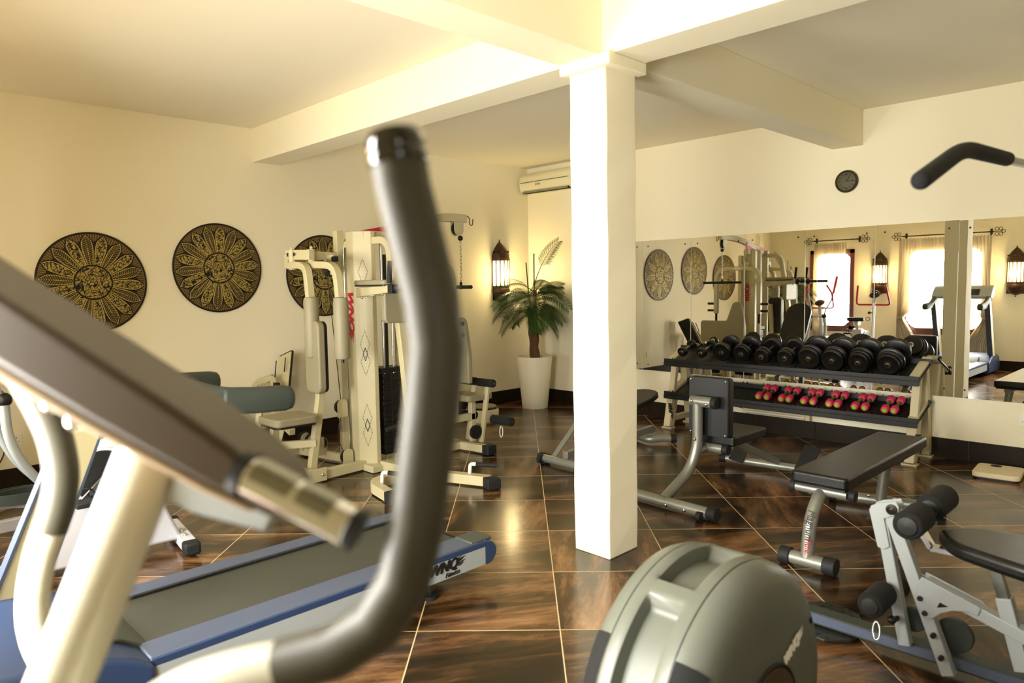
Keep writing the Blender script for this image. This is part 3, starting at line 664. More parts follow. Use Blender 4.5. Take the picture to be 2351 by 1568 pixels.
for a, b in (((4.42, -1.745, .04), (4.465, -1.735, .04)), ((5.015, -1.60, .04), (5.06, -1.59, .04))): endcap(t, a, b, 0.039)
for x in (4.63, 4.93): endcap(t, (x, -2.80, .366), (x + .03, -2.80, .366), 0.030)
for p in ((4.66, -1.735, .075), (4.80, -1.70, .075)): build('bolt', G().ball(p, 0.011), 'chrome', t)
lo_ = V3((4.79, -2.955, 0)) + V3((.38, -.92, 0)) * .0345
for k, (wd, z0, sz, m_, nm) in enumerate((('Magnum', .305, .050, 'decalblack', 'maker_mark'), ('Fitness', .165, .040, 'red', 'lettering'))):
    g = G()
    for q in (0, .0012): t2 = text_geo(wd, sz, lo_ + V3((-.014 + q, -.005 + .05 * 0, z0)) + (V3((0, .030, 0)) if k == 0 else V3((0, .003, 0))), (0, -.22 if k == 0 else -.05, -1), (.92, .38, 0), shear=.35, sx=.9); g.add(t2.v, t2.f)
    build(nm, g, m_, t, smooth=False)
# ------------------------------------------------------------ upright utility bench with foot plates
t = thing('upright_bench', (3.75, -2.0, 0), 'short upright-back exercise seat on a silver pole, seen from behind beside the pillar', 'bench')
build('back_post', G().tube(fillet([(3.725, -2.62, 0.06), (3.77, -2.40, 0.20), (3.80, -2.345, 0.36), (3.80, -2.345, 0.66)], 0.13, 10), 0.034, 18), 'silver', t)
build('top_tube', G().cyl((3.755, -2.345, 0.665), (3.91, -2.345, 0.665), 0.036, n=20), 'silver', t); endcap(t, (3.905, -2.345, .665), (3.94, -2.345, .665), 0.040)
build('backrest', G().pad((3.845, -2.25, 0.625), (0.145, 0, 0), (0, 0, 0.195), (0, 0.03, 0), 0.16), 'vinyl', t, 0.012, 4)
build('backing_board', G().pad((3.845, -2.288, 0.625), (0.14, 0, 0), (0, 0, 0.19), (0, 0.006, 0), 0.1), 'black', t); bolts(t, [(x, -2.296, z) for x in (3.72, 3.97) for z in (0.45, 0.80)], .008); bolts(t, [(3.775, -2.378, 0.668), (3.88, -2.378, 0.655), (3.80, -2.382, 0.42), (3.76, -2.655, 0.035), (3.90, -2.665, 0.035)])
build('seat', G().pad((3.86, -2.02, 0.405), (0.15, 0, 0), (0, 0.23, 0), (0, 0, 0.032), 0.15), 'vinyl', t, 0.012, 4)
build('seat_tube', G().cyl((3.80, -2.345, 0.34), (3.80, -1.72, 0.34), 0.030, n=16).cyl((3.76, -2.235, 0.345), (3.93, -2.235, 0.345), 0.032, n=16), 'silver', t); endcap(t, (3.925, -2.235, .345), (3.965, -2.235, .345), 0.037)
build('seat_tube', G().bar((3.81, -1.95, 0.34), (3.86, -1.32, 0.08), 0.06, 0.05), 'silver', t, 0.006)
build('foot_bar', G().cyl((3.40, -2.60, 0.042), (4.06, -2.64, 0.042), 0.035, n=18), 'silver', t)
build('foot_bar', G().cyl((3.46, -1.36, 0.05), (4.30, -1.27, 0.05), 0.030, n=18), 'silver', t)
endcap(t, (4.055, -2.64, .045), (4.115, -2.643, .045), 0.044); endcap(t, (3.36, -2.60, .045), (3.41, -2.60, .045), 0.044); endcap(t, (3.42, -1.365, .05), (3.47, -1.36, .05), 0.034); endcap(t, (4.29, -1.27, .05), (4.34, -1.265, .05), 0.034)
build('wheel', G().cyl((4.005, -2.69, .028), (4.035, -2.69, .028), 0.027, n=20), 'rubber', t)
for x in (3.565, 4.065):
    yb = -1.36 + (x - 3.46) * .107
    build('foot_plate', G().bar((x, yb - .05, 0.05), (x + .03, yb + .07, 0.215), 0.12, 0.012, (0, -1, .7)), 'rubber', t, 0.004)
# ------------------------------------------------------------ incline bench behind the pillar
t = thing('incline_bench', (2.6, -1.7, 0), 'adjustable incline bench with tall black backrest, mostly hidden behind the pillar', 'bench')
bl = V3((2.60, -1.62, 0.50)); bu = V3((2.60, -2.05, 1.19)); n_ = (bu - bl).normalized(); th = n_.cross(V3((1, 0, 0))).normalized()
pts = [(-.13, 0), (.13, 0), (.155, .40), (.15, .58)] + [(.15 * cos(a), .64 + .13 * sin(a)) for a in [pi * k / 10 for k in range(11)]] + [(-.15, .58), (-.155, .40)]
build('backrest', G().prism([bl + V3((x, 0, 0)) + n_ * y for x, y in pts], th * 0.05), 'vinyl', t, 0.012, 3)
sp = V3((2.58, -1.50, 0.36)); sd = V3((0.0, 0.96, 0.20)).normalized(); sn = V3((1, 0, 0)).cross(sd)
pts = [(-.14, 0), (.14, 0), (.16, .2)] + [(.14 * cos(a), .30 + .10 * sin(a)) for a in [pi * k / 10 for k in range(11)]] + [(-.16, .2)]
build('seat', G().prism([sp + V3((x, 0, 0)) + sd * y for x, y in pts], sn * 0.05), 'vinyl', t, 0.012, 3)
build('main_beam', G().bar((2.60, -2.30, 0.10), (2.60, -1.10, 0.13), 0.05, 0.06).bar((2.60, -1.42, .12), (2.60, -1.40, .36), .05).bar((2.60, -1.78, .12), (2.60, -1.86, .82), .04), 'silver', t, 0.004)
build('rear_strut', G().bar((2.475, -2.30, 0.06), (2.60, -2.05, 0.42), 0.012, 0.045, (1, 0, 0)), 'silver', t)
build('foot_bar', G().cyl((2.37, -2.30, 0.045), (2.95, -2.34, 0.045), 0.032, n=18), 'silver', t)
build('foot_bar', G().tube(fillet([(2.34, -1.08, 0.045), (2.60, -1.18, 0.045), (2.70, -1.07, 0.05), (2.76, -1.02, 0.05)], .05), 0.032, 16), 'silver', t)
endcap(t, (2.33, -2.297, .045), (2.375, -2.30, .045), 0.042); endcap(t, (2.945, -2.34, .045), (2.99, -2.343, .045), 0.042); endcap(t, (2.745, -1.035, .05), (2.78, -1.0, .05), 0.038)
for y in (-.035, .035): build('wheel', G().cyl((2.385, -2.30 + y, .04), (2.355, -2.30 + y, .04), 0.035, n=18), 'rubber', t)
#@@MULTIGYM
# ------------------------------------------------------------ multi gym
t = thing('multi_gym', (1.48, -3.25, 0), 'large cream multi-station gym tower with weight stack, pads and red lettering', 'multi gym')
def sq(g, pts, w=0.05, h=None, r=0.0, up=None): return g.sweep(pts, w, h, up, r)
ZT = 1.872
def shroud(c, flip):
    cx, cy = c; s = -1 if flip else 1
    # octagonal cover, open towards the stack
    p = [(-.10, .02), (-.115, -.06), (-.055, -.075), (.012, -.085), (.075, -.0), (.06, .04)]
    return [(cx + x, cy + s * y) for x, y in p]
A = [(1.30, -3.33), (1.345, -3.435), (1.455, -3.44), (1.545, -3.335), (1.545, -3.30), (1.36, -3.28)]
Bp = [(1.36, -2.96), (1.40, -2.88), (1.52, -2.87), (1.60, -2.97), (1.60, -3.02), (1.40, -3.04)]
def dots(g, o, xd, zd, pats):
    nrm = xd.cross(zd).normalized()
    for (zc, hh, ww) in pats:
        seq = []
        for k in range(10):
            u = k / 9; seq += [(ww * u, hh * (1 - u)), (-ww * u, hh * (1 - u)), (ww * u, -hh * (1 - u)), (-ww * u, -hh * (1 - u))]
        for x, z in set((round(a, 4), round(b, 4)) for a, b in seq):
            c = o + xd * x + zd * (zc + z) + nrm * .0012; g.add([c + xd * (.0030 * cos(a)) + zd * (.0034 * sin(a)) for a in [k * pi / 3 for k in range(6)]], [(0, 1, 2, 3, 4, 5)])
    return g
for i, P_ in enumerate((A, Bp)):
    s_ = build('shroud', G().prism([(x, y, 0.012) for x, y in P_], (0, 0, ZT - 0.012)), 'cream', t, 0.003)
    a_, b_ = (V3((1.455, -3.44, 0)), V3((1.545, -3.335, 0))) if i == 0 else (V3((1.60, -3.02, 0)), V3((1.40, -3.04, 0)))
    xd = (b_ - a_).normalized(); mid = (a_ + b_) / 2
    pats = [(1.56, .10, .036), (1.34, .09, .036)][:1] + [(1.00, .105, .036), (0.86, .105, .036), (0.92, .05, .018), (0.42, .105, .036), (0.30, .105, .036), (0.36, .05, .018)]
    build('vent_holes', dots(G(), mid, xd, V3((0, 0, 1)), pats), 'hole', s_, smooth=False)
logo('logo', t, (1.362, -3.4405, 1.43), (0, 0, -1), (1, 0.0, 0), 0.078, 'red', sx=1.15)
g = logo('logo', t, (1.43, -2.868, 1.15), (0, 0, 1), (1, 0.0, 0), 0.07, 'red')
# top plate with red sign
build('top_sign', G().prism([(1.44, -3.42, ZT), (1.47, -3.42, ZT), (1.47, -2.60, ZT + .10), (1.47, -2.60, ZT + .03), (1.44, -2.60, ZT + .03)][:3] + [(1.44, -2.60, ZT + .10)], (0, 0, 0.0)) if False else
      G().prism([(1.50, -3.40, ZT + .005), (1.50, -2.74, ZT + .005), (1.50, -2.74, ZT + .11), (1.50, -2.9, ZT + .10)], (0.012, 0, 0)), 'red', t)
build('sign_lettering', text_geo('WNQ', 0.085, (1.5135, -3.12, ZT + .012), (0, 1, 0), (0, 0.05, 1), shear=.2, off=.002), 'decalwhite', t, smooth=False)
build('top_beam', sq(G(), [(1.48, -3.38, ZT - .04), (1.48, -2.80, ZT - .02)], .06, .07), 'cream', t, .003)
# weight stack and guide rods
g = G()
for k in range(15): g.box(1.38, 1.52, -3.245, -3.085, 0.10 + k * .0435, 0.14 + k * .0435)
st = build('weight_stack', g, 'blackiron', t, 0.002); build('plate_holes', G().box(1.5185, 1.5215, -3.17, -3.16, .10, .74), 'hole', st)
for y in (-3.21, -3.12): build('guide_rod', G().cyl((1.49, y, 0.05), (1.49, y, ZT - .07), .010, n=12), 'chrome', t)
build('guide_rod', G().cyl((1.335, -3.40, 0.1), (1.335, -3.40, ZT - .08), .010, n=12).cyl((1.285, -3.42, .1), (1.285, -3.42, ZT - .1), .008, n=12), 'chrome', t)
build('rear_cover', G().box(1.20, 1.30, -3.36, -3.34, .05, 1.83), 'cream', t)
build('stack_cover', G().box(1.37, 1.53, -3.27, -3.06, .76, .80).box(1.45, 1.47, -3.17, -3.15, .8, 1.7), 'black', t)
build('base_plate', G().box(1.28, 1.62, -3.43, -2.88, 0.004, 0.055), 'cream', t, .003)
# pec-deck station (faces -y)
g = G(); sq(g, [(1.26, -3.45, 0.05), (1.26, -3.45, 1.885)], .06, .06); build('rear_post', g, 'cream', t, .004)
build('top_arm', sq(G(), [(1.26, -3.40, 1.78), (1.36, -3.38, 1.78)], .05, .05).bar((1.26, -3.46, 1.68), (1.26, -3.74, 1.69), .05, .07).bar((1.08, -3.79, 1.70), (1.37, -3.745, 1.69), .05, .075).bar((1.09, -3.79, 1.60), (1.09, -3.79, 1.70), .05), 'cream', t, .004)
logo('logo', t, (1.11, -3.816, 1.685), (1, .155, 0), (0, 0, 1), .03)
for (px, py, xs0, x2) in ((1.36, -3.73, 1.22, 1.735), (1.19, -3.80, 1.13, 1.435)):
    build('fly_pivot', G().cyl((px - .02, py, 1.585), (px - .02, py, 1.735), .026, n=16).ball((px - .02, py, 1.745), .012), 'cream', t)
    arm = build('fly_arm', sq(G(), [(xs0, py, 1.615), (xs0 + .12, py, 1.62), (x2 - .04, py, 1.60), (x2 - .01, py, 1.37)], .055, .050, r=.15), 'cream', t, .004)
    build('fly_roller', G().lathe((x2, py, 0), [(.028, .925), (.050, .93), (.055, .95), (.055, 1.34), (.050, 1.37), (.028, 1.375)], n=24), 'beigepad', arm)
    build('roller_core', G().cyl((x2, py, .90), (x2, py, 1.40), .012, n=10), 'black', arm)
build('cable_wheel', G().cyl((1.34, -3.60, 1.585), (1.37, -3.585, 1.585), .058, n=24), 'rubber', t); build('wheel_bracket', G().box(1.33, 1.42, -3.60, -3.585, 1.54, 1.69).ball((1.385, -3.61, 1.59), .016), 'cream', t, .003)
build('rubber_stop', G().box(1.40, 1.44, -3.60, -3.56, 1.64, 1.68), 'rubber', t, .003)
build('link_rod', G().cyl((1.15, -3.70, 1.635), (1.42, -3.66, 1.65), .009, n=8), 'chrome', t)
build('back_pad', G().pad((1.45, -3.79, .93), (.105, 0, 0), (0, 0, .27), (0, .03, 0), .5), 'beigepad', t, .014, 4)
build('back_pad_board', G().pad((1.45, -3.75, .93), (.10, 0, 0), (0, 0, .265), (0, .008, 0), .5), 'black', t)
build('back_post', sq(G(), [(1.42, -3.84, .06), (1.42, -3.745, .62), (1.40, -3.70, 1.1)], .055, .055), 'cream', t, .004)
build('seat', G().pad((1.40, -4.0, .485), (.16, 0, 0), (0, .17, 0), (0, 0, .028), .3), 'beigepad', t, .012, 4); build('seat_board', G().pad((1.40, -4.0, .45), (.15, 0, 0), (0, .16, 0), (0, 0, .007), .3), 'black', t)
build('seat_post', sq(G(), [(1.25, -4.04, .45), (1.25, -4.04, .09)], .05, .05).bar((1.25, -4.04, .27), (1.44, -3.80, .28), .045, .055).bar((1.25, -4.04, .09), (1.25, -4.04, .16), .062, .062), 'cream', t, .004)
build('base_beam', sq(G(), [(1.46, -3.40, .045), (1.49, -3.88, .045)], .06, .07), 'cream', t, .004); build('base_beam', sq(G(), [(1.50, -3.87, .045), (0.60, -3.86, .045)], .06, .07), 'cream', t, .004)
build('base_beam', sq(G(), [(1.34, -3.36, .045), (.62, -3.52, .045)], .05, .06), 'cream', t, .004); build('base_beam', sq(G(), [(.62, -3.90, .045), (.62, -3.30, .045)], .06, .06), 'cream', t, .004)
build('corner_bracket', G().box(1.42, 1.53, -3.925, -3.90, .01, .11).box(1.53, 1.54, -3.92, -3.78, .01, .11), 'cream', t, .002)
bolts(t, ((1.45, -3.93, .06), (1.50, -3.93, .06), (1.545, -3.82, .06), (1.31, -3.35, .15)))
for c, r in (((1.36, -3.50, .11), .052), ((1.30, -3.50, .50), .055)):
    build('cable_pulley', G().cyl((c[0] - .014, c[1], c[2]), (c[0] + .014, c[1], c[2]), r, n=24), 'rubber', t)
    build('pulley_guard', G().prism([(c[0] + .02, c[1] + y, c[2] + z) for y, z in [(-.045, -.08), (.045, -.08)] + [(.045 * cos(a), .02 + .045 * sin(a)) for a in [pi * k / 8 for k in range(9)]]], (.006, 0, 0)), 'cream', t)
build('pull_cable', G().tube(fillet([(1.31, -3.50, .45), (1.30, -3.55, .28), (1.33, -3.50, .12)], .1), .003, 6).cyl((1.375, -3.62, 1.52), (1.30, -3.50, .55), .003, n=6), 'black', t)
build('cable_end', G().cyl((1.305, -3.50, .30), (1.305, -3.50, .40), .014, n=10), 'chrome', t)
# leg press
build('press_rail', sq(G(), [(.42, -3.80, .05), (.32, -3.72, .42), (.10, -3.50, .60)], .05, .05), 'cream', t, .004)
build('press_shade_backing', G().bar((.285, -3.495, .43), (.135, -3.355, .85), .03, .21, (1, 0, 0)), 'vinyl', t, .008)  # added black slab, stands in for the shade on the plate's back
build('press_plate', G().bar((.30, -3.52, .42), (.15, -3.38, .84), .012, .22, (1, 0, 0)), 'cream', t, .004)
build('press_plate_slots', G().bar((.302, -3.47, .70), (.257, -3.43, .82), .004, .012, (1, 0, 0)).bar((.302, -3.56, .66), (.26, -3.52, .80), .004, .012, (1, 0, 0)), 'hole', t)
build('press_lever', sq(G(), [(-0.0 + .06, -3.62, .44), (.10, -3.66, .60), (.26, -3.56, .66)], .045, .045, r=.05).bar((.26, -3.56, .66), (.42, -3.62, .40), .045, .045).bar((.30, -3.60, .40), (.72, -3.72, .33), .045, .06), 'cream', t, .004)
build('press_support', G().bar((.15, -3.77, .02), (.06, -3.74, .46), .04), 'cream', t, .004)
build('press_frame', G().bar((.72, -3.74, .33), (.66, -3.80, .06), .05, .05).bar((.72, -3.74, .36), (1.02, -3.78, .30), .05, .05).prism([(.72, -3.75, .30), (.84, -3.76, .30), (.72, -3.75, .12)], (0, .01, 0)), 'cream', t, .004)
build('rubber_stop', G().box(.34, .40, -3.60, -3.56, .56, .62), 'rubber', t, .004)
for x in (.68, .80, .95): build('cable_pulley', G().cyl((x, -3.50, .16), (x + .025, -3.51, .16), .055, n=22), 'rubber', t); build('pulley_guard', G().prism([(x + .03, -3.50 + y, .16 + z) for y, z in [(-.04, -.10), (.04, -.10)] + [(.05 * cos(a), .05 * sin(a)) for a in [pi * k / 8 for k in range(9)]]], (.006, 0, 0)), 'cream', t)
for y in (-3.93, -3.83): build('roller_wheel', G().cyl((.66, y, .105), (.70, y, .105), .028, n=16), 'rubber', t)
build('wheel_carriage', G().box(.60, .78, -3.96, -3.80, .075, .082).box(.77, .78, -3.96, -3.80, .04, .10), 'cream', t)
# vertical knee raise station (faces +x)
build('curved_arm', sq(G(), [(1.53, -3.30, 1.80), (1.74, -3.30, 1.80), (1.80, -3.30, 1.45)], .06, .055, r=.14), 'cream', t, .004)
build('knee_post', sq(G(), [(1.83, -3.30, 1.30), (1.98, -3.28, .07)], .06, .055, up=(1, 0, 0)).bar((1.79, -3.30, 1.46), (1.83, -3.30, 1.25), .06, .055, (0, 1, 0)), 'cream', t, .004)
build('knee_back_pad', G().pad((1.87, -3.30, 1.30), (0, .165, 0), (0, 0, .125), (.028, 0, 0), .3), 'beigepad', t, .014, 4)
build('cross_frame', G().bar((1.80, -3.52, 1.40), (1.80, -3.12, 1.40), .05, .045), 'cream', t, .004)
for y, s in ((-3.50, 1), (-3.15, -1)):
    build('elbow_support', G().pad((1.80, y, 1.475), (.20, 0, 0), (0, .045, 0), (0, 0, .018), .7), 'beigepad', t, .010, 3); build('elbow_pad_board', G().pad((1.80, y, 1.452), (.20, 0, 0), (0, .04, 0), (0, 0, .005), .7), 'black', t)
    build('elbow_frame', G().prism([(1.60, y - .022, 1.365), (2.06, y - .022, 1.405), (2.06, y - .022, 1.455), (1.60, y - .022, 1.44)], (0, .045, 0)), 'cream', t, .006)
    build('handle', G().cyl((2.015, y, 1.47), (2.03, y, 1.625), .017, n=14), 'rubber', t); build('handle', G().cyl((2.06, y, 1.43), (2.30, y - .03, 1.43), .017, n=14), 'rubber', t); build('handle_collar', G().box(2.03, 2.08, y - .03, y + .03, 1.395, 1.46), 'rubber', t, .004)
    bolts(t, ((1.70, y - .03, 1.365), (1.85, y - .03, 1.38), (1.97, y - .03, 1.39)), .010)
build('step', G().cyl((1.85, -3.45, .38), (1.86, -3.32, .40), .018, n=12).cyl((1.96, -3.30, .40), (1.99, -3.22, .41), .013, n=10), 'rubber', t)
build('base_beam', sq(G(), [(1.58, -3.30, .045), (2.04, -3.26, .045), (2.55, -3.06, .045)], .075, .07), 'cream', t, .004); endc = build('beam_cap', G().prism([(2.53, -3.11, .005), (2.57, -3.01, .005), (2.66, -3.05, .005), (2.62, -3.14, .005)], (0, 0, .075)), 'rubber', t, .006)
build('base_loop', sq(G(), [(2.06, -3.30, .045), (1.95, -3.52, .045), (2.02, -3.70, .045), (2.32, -3.76, .045)], .065, .07, r=.12), 'cream', t, .004); build('beam_cap', G().box(2.31, 2.40, -3.80, -3.72, .005, .08), 'rubber', t, .006)
for p, q in (((2.10, -3.67, .07), (2.22, -3.60, .15)), ((2.38, -3.10, .08), (2.52, -3.0, .15))):
    build('foot_rest', G().tube(fillet([p, (p[0] + .01, p[1], q[2]), (p[0] + .05, p[1] + .02, q[2])], .03), .014, 10), 'white', t); build('foot_grip', G().cyl((p[0] + .05, p[1] + .02, q[2]), (q[0] + .02, q[1] + .02, q[2] - .01), .016, n=12), 'rubber', t)
# lat pull and press station (faces the mirror, +y)
build('lat_post', sq(G(), [(1.60, -2.80, .05), (1.60, -2.80, 1.86)], .05, .06).bar((1.40, -2.80, .05), (1.40, -2.80, 1.80), .05, .06), 'cream', t, .004)
build('lat_arm', sq(G(), [(1.50, -3.0, 1.90), (1.48, -2.72, 1.99), (1.41, -2.50, 2.035), (1.39, -2.24, 2.035)], .055, .07, r=.1), 'cream', t, .004)
build('lat_pulley', G().cyl((1.375, -2.335, 1.945), (1.405, -2.335, 1.945), .055, n=24), 'rubber', t)
for x in (1.365, 1.415): build('pulley_guard', G().prism([(x - .004, -2.335 + y, 1.94 + z) for y, z in [(.05, .07), (-.05, .07)] + [(-.052 * cos(a), -.06 * sin(a)) for a in [pi * k / 8 for k in range(9)]]], (.008, 0, 0)), 'cream', t)
build('hook', G().tube(fillet([(1.39, -2.25, 2.06), (1.39, -2.19, 2.06), (1.39, -2.185, 1.985), (1.39, -2.155, 1.98), (1.39, -2.145, 2.04)], .03), .004, 8), 'iron', t)
build('cable_stop', G().ball((1.392, -2.30, 1.862), .024), 'black', t); g = G().cyl((1.392, -2.30, 1.82), (1.392, -2.30, 1.85), .010, n=8)
z = 1.82; k = 0
while z > 1.47:
    a = 0 if k % 2 else pi / 2; g.tube([(1.392 + .008 * cos(q) * cos(a), -2.30 + .008 * cos(q) * sin(a), z - .016 + .019 * sin(q)) for q in [2 * pi * i / 10 for i in range(10)]], .0028, 5, closed=True); z -= .030; k += 1
build('chain', g, 'chrome', t); build('lat_bar', G().cyl((1.16, -2.22, 1.43), (1.625, -2.39, 1.43), .016, n=12).cyl((1.392, -2.305, 1.41), (1.392, -2.305, 1.475), .012, n=8), 'rubber', t)
build('press_arm', sq(G(), [(1.09, -2.69, 1.0), (1.09, -2.69, 1.62), (1.73, -2.69, 1.62), (1.73, -2.69, 1.0)], .055, .055, r=.17).bar((1.45, -2.69, 1.62), (1.50, -2.80, 1.70), .05, .05), 'cream', t, .004)
logo('logo', t, (1.36, -2.661, 1.607), (1, 0, 0), (0, 0, 1), .03, 'decalwhite')
for x, s in ((1.09, -1), (1.73, 1)):
    for z in (1.04, 1.135): build('press_handle', G().cyl((x + s * .03, -2.69, z), (x + s * .13, -2.69, z), .016, n=12), 'rubber', t)
    build('press_handle', G().cyl((x, -2.69, 1.0), (x, -2.69, .87), .016, n=12), 'rubber', t)
pts = [(1.24, .60), (1.66, .60)] + [(1.66, .85), (1.62, 1.08)] + [(1.54 + .07 * cos(a), 1.12 + .05 * sin(a)) for a in [pi * k / 6 for k in range(7)]] + [(1.40, .93), (1.38, .91), (1.02, .91), (1.0, .88), (1.0, .62)]
build('preacher_pad', G().prism([(x, -2.47, z) for x, z in pts], (0, .05, 0)), 'beigepad', t, .012, 3)
build('seat', G().pad((1.48, -2.30, .46), (.15, 0, 0), (0, .15, 0), (0, 0, .028), .3), 'beigepad', t, .012, 4); build('seat_post', sq(G(), [(1.50, -2.80, .28), (1.50, -2.28, .28)], .05, .06).bar((1.50, -2.30, .05), (1.50, -2.30, .44), .05).bar((1.50, -2.50, .28), (1.5, -2.47, .9), .045), 'cream', t, .004)
for x in (1.44, 1.62): build('leg_lever', G().bar((x, -2.30, .06), (x + .02, -2.23, .57), .028, .045, (1, 0, 0)), 'cream', t, .004)
for (x0, x1, y, z, r) in ((1.28, 1.50, -2.25, .585, .036), (1.53, 1.73, -2.25, .585, .036), (1.66, 1.90, -2.20, .26, .040), (1.22, 1.42, -2.20, .26, .040)):
    build('foam_roller', G().cyl((x0, y, z), (x1, y + .01, z), r, n=22), 'foam', t, .008); build('roller_cap', G().cyl((x1, y + .01, z), (x1 + .006, y + .01, z), r * .35, n=12), 'chrome', t)
build('leg_lever_pulley', G().cyl((1.60, -2.36, .16), (1.63, -2.36, .16), .06, n=24), 'rubber', t)
build('carabiner', G().tube([(1.74, -2.17 + .018 * cos(a), .15 + .05 * sin(a)) for a in [2 * pi * k / 14 for k in range(14)]], .004, 6, closed=True), 'white', t)
build('base_beam', sq(G(), [(1.50, -2.88, .045), (1.50, -2.45, .045), (1.80, -2.40, .045)], .07, .065).bar((1.5, -2.45, .045), (1.22, -2.40, .045), .07, .065), 'cream', t, .004); build('beam_cap', G().box(1.79, 1.87, -2.45, -2.35, .004, .085), 'rubber', t, .006)
build('back_column', sq(G(), [(1.5, -2.80, .05), (1.5, -2.80, .30)], .05), 'cream', t)
#@@TREADMILL
# ------------------------------------------------------------ treadmill
t = thing('treadmill', (3.4, -5.1, 0), 'blue and grey treadmill with a dark running belt facing the window wall', 'treadmill')
xa, xb, ya, yb = 3.055, 3.745, -5.70, -4.21; zt = 0.215
build('belt', G().box(xa + .10, xb - .14, ya - .05, yb - .03, .17, .20), 'belt', t, .01)
for x0, x1, s in ((xa, xa + .10, -1), (xb - .135, xb, 1)):
    build('foot_rail', G().box(x0, x1, ya, yb - .02, .18, zt), 'bluelight', t, .006)
    e = xb if s > 0 else xa; xo = e - .014 * s
    build('side_panel', G().prism([(xo, ya, zt - .03), (xo, yb + .02, zt - .03), (xo, yb + .02, .095), (xo, ya, .095)], (.02 * s, 0, 0)), 'greypaint', t, .002)
    build('edge_strip', G().box(min(e - .02 * s, e + .007 * s), max(e - .02 * s, e + .007 * s), ya, yb + .02, zt - .032, zt - .004), 'blue', t, .003)
    pr = [(yb + .02, zt + .003), (yb + .02, .105)] + [(yb + .03 + .065 * cos(a), .15 + .06 * sin(a)) for a in [-pi / 2 + pi * k / 10 for k in range(11)]]
    build('end_cover', G().prism([(e - .135 * s, y, z) for y, z in pr], (.14 * s, 0, 0)), ['blue'], t, .008)
build('belt_gap', G().box(xa + .10, xa + .118, ya - .04, yb - .02, .17, .211), 'hole', t)
build('rear_roller', G().cyl((xa + .12, yb, .155), (xb - .14, yb, .155), .035, n=20), 'black', t)
build('end_cap_top', G().box(xb - .13, xb - .004, yb - .06, yb + .07, .205, .222), 'slate', t, .006)
logo('logo', t, (xb + .0075, yb - .335, .132), (0, 1, 0.03), (0, -.03, 1), .050, 'decalblack', True, sx=.95)
build('under_frame', G().box(xa + .05, xb - .05, ya, yb - .1, .09, .16), 'hooddark', t)
for x in (xa + .06, xb - .06): build('levelling_foot', G().cyl((x, -4.48, .0), (x, -4.48, .018), .032, n=20).cyl((x, -4.48, .01), (x, -4.48, .10), .008, n=10), 'rubber', t)
# motor hood
g = G(); P0 = [(xa - .03, ya, .06), (xb + .03, ya, .06), (xb + .03, ya, .235), (xa - .03, ya, .235)]
hood = [(ya + .01, .05), (ya + .01, .20), (ya - .06, .245), (ya - .20, .30), (ya - .42, .315), (ya - .60, .27), (ya - .66, .16), (ya - .66, .05)]
build('motor_cover', G().prism([(xa - .03, y, z) for y, z in hood], (xb - xa + .06, 0, 0)), 'blue', t, .02, 4)
build('hood_lip', G().prism([(xa + .10, y, z) for y, z in [(ya + .04, .198), (ya - .05, .255), (ya - .12, .28), (ya - .12, .22), (ya + .02, .19)]], (xb - xa - .22, 0, 0)), 'slate', t, .006)
for z in (.10, .135): build('bolt', G().ball((xb + .031, ya - .03, z), .009), 'black', t)
build('front_foot', G().box(xa + .05, xa + .12, ya - .6, ya - .3, 0, .06).box(xb - .12, xb - .05, ya - .6, ya - .3, 0, .06), 'hooddark', t)
for x in (xa - .0, xb + .0):
    u = build('upright', G().prism([(x - .03, -6.04, .28), (x - .03, -5.87, .30), (x - .03, -5.56, 1.08), (x - .03, -5.68, 1.13)], (.06, 0, 0)), 'cream', t, .004)
    build('upright_trim', G().bar((x, -6.04, .28), (x, -5.675, 1.13), .066, .012, (0, -1, 1)), 'bluelight', u); build('upright_trim', G().bar((x, -5.87, .30), (x, -5.56, 1.08), .066, .010, (0, -1, 1)), 'bluelight', u)
    s = 1 if x > 3.4 else -1
    build('handrail', G()._sw(fillet([(x, -5.76, 1.22), (x, -5.60, 1.12), (x, -5.42, 1.05), (x, -5.26, 1.037)], .12, 6), [(.034 * cos(a), .044 * sin(a)) for a in [2 * pi * k / 12 for k in range(12)]]), 'slate', t)
    gp_ = G(); gp_._sw([(x, -5.43, 1.054), (x, -5.40, 1.048), (x, -5.30, 1.038), (x, -5.19, 1.033), (x, -5.165, 1.033), (x, -5.15, 1.033)], [(.040, -.012), (.040, .016), (.026, .046), (-.026, .046), (-.040, .016), (-.040, -.012), (-.028, -.048), (.028, -.048)], None, False, [.96, 1, 1, 1, .88, .55]); build('handrail_grip', gp_, 'slatedark', t, .012, 3)
con = [(-5.62, 1.14), (-5.60, 1.17), (-5.70, 1.28), (-5.80, 1.33), (-5.88, 1.32), (-5.84, 1.22), (-5.74, 1.13)]
build('console', G().prism([(xa - .04, y, z) for y, z in con], (xb - xa + .08, 0, 0)), 'greypaint', t, .02, 4)
build('console_display', G().bar((3.40, -5.622, 1.19), (3.40, -5.70, 1.275), .46, .012, (0, -1, 1)), 'hooddark', t, .003)
build('console_dial', G().bar((3.40, -5.64, 1.21), (3.40, -5.69, 1.265), .16, .022, (0, -1, 1)), 'silver', t, .004)
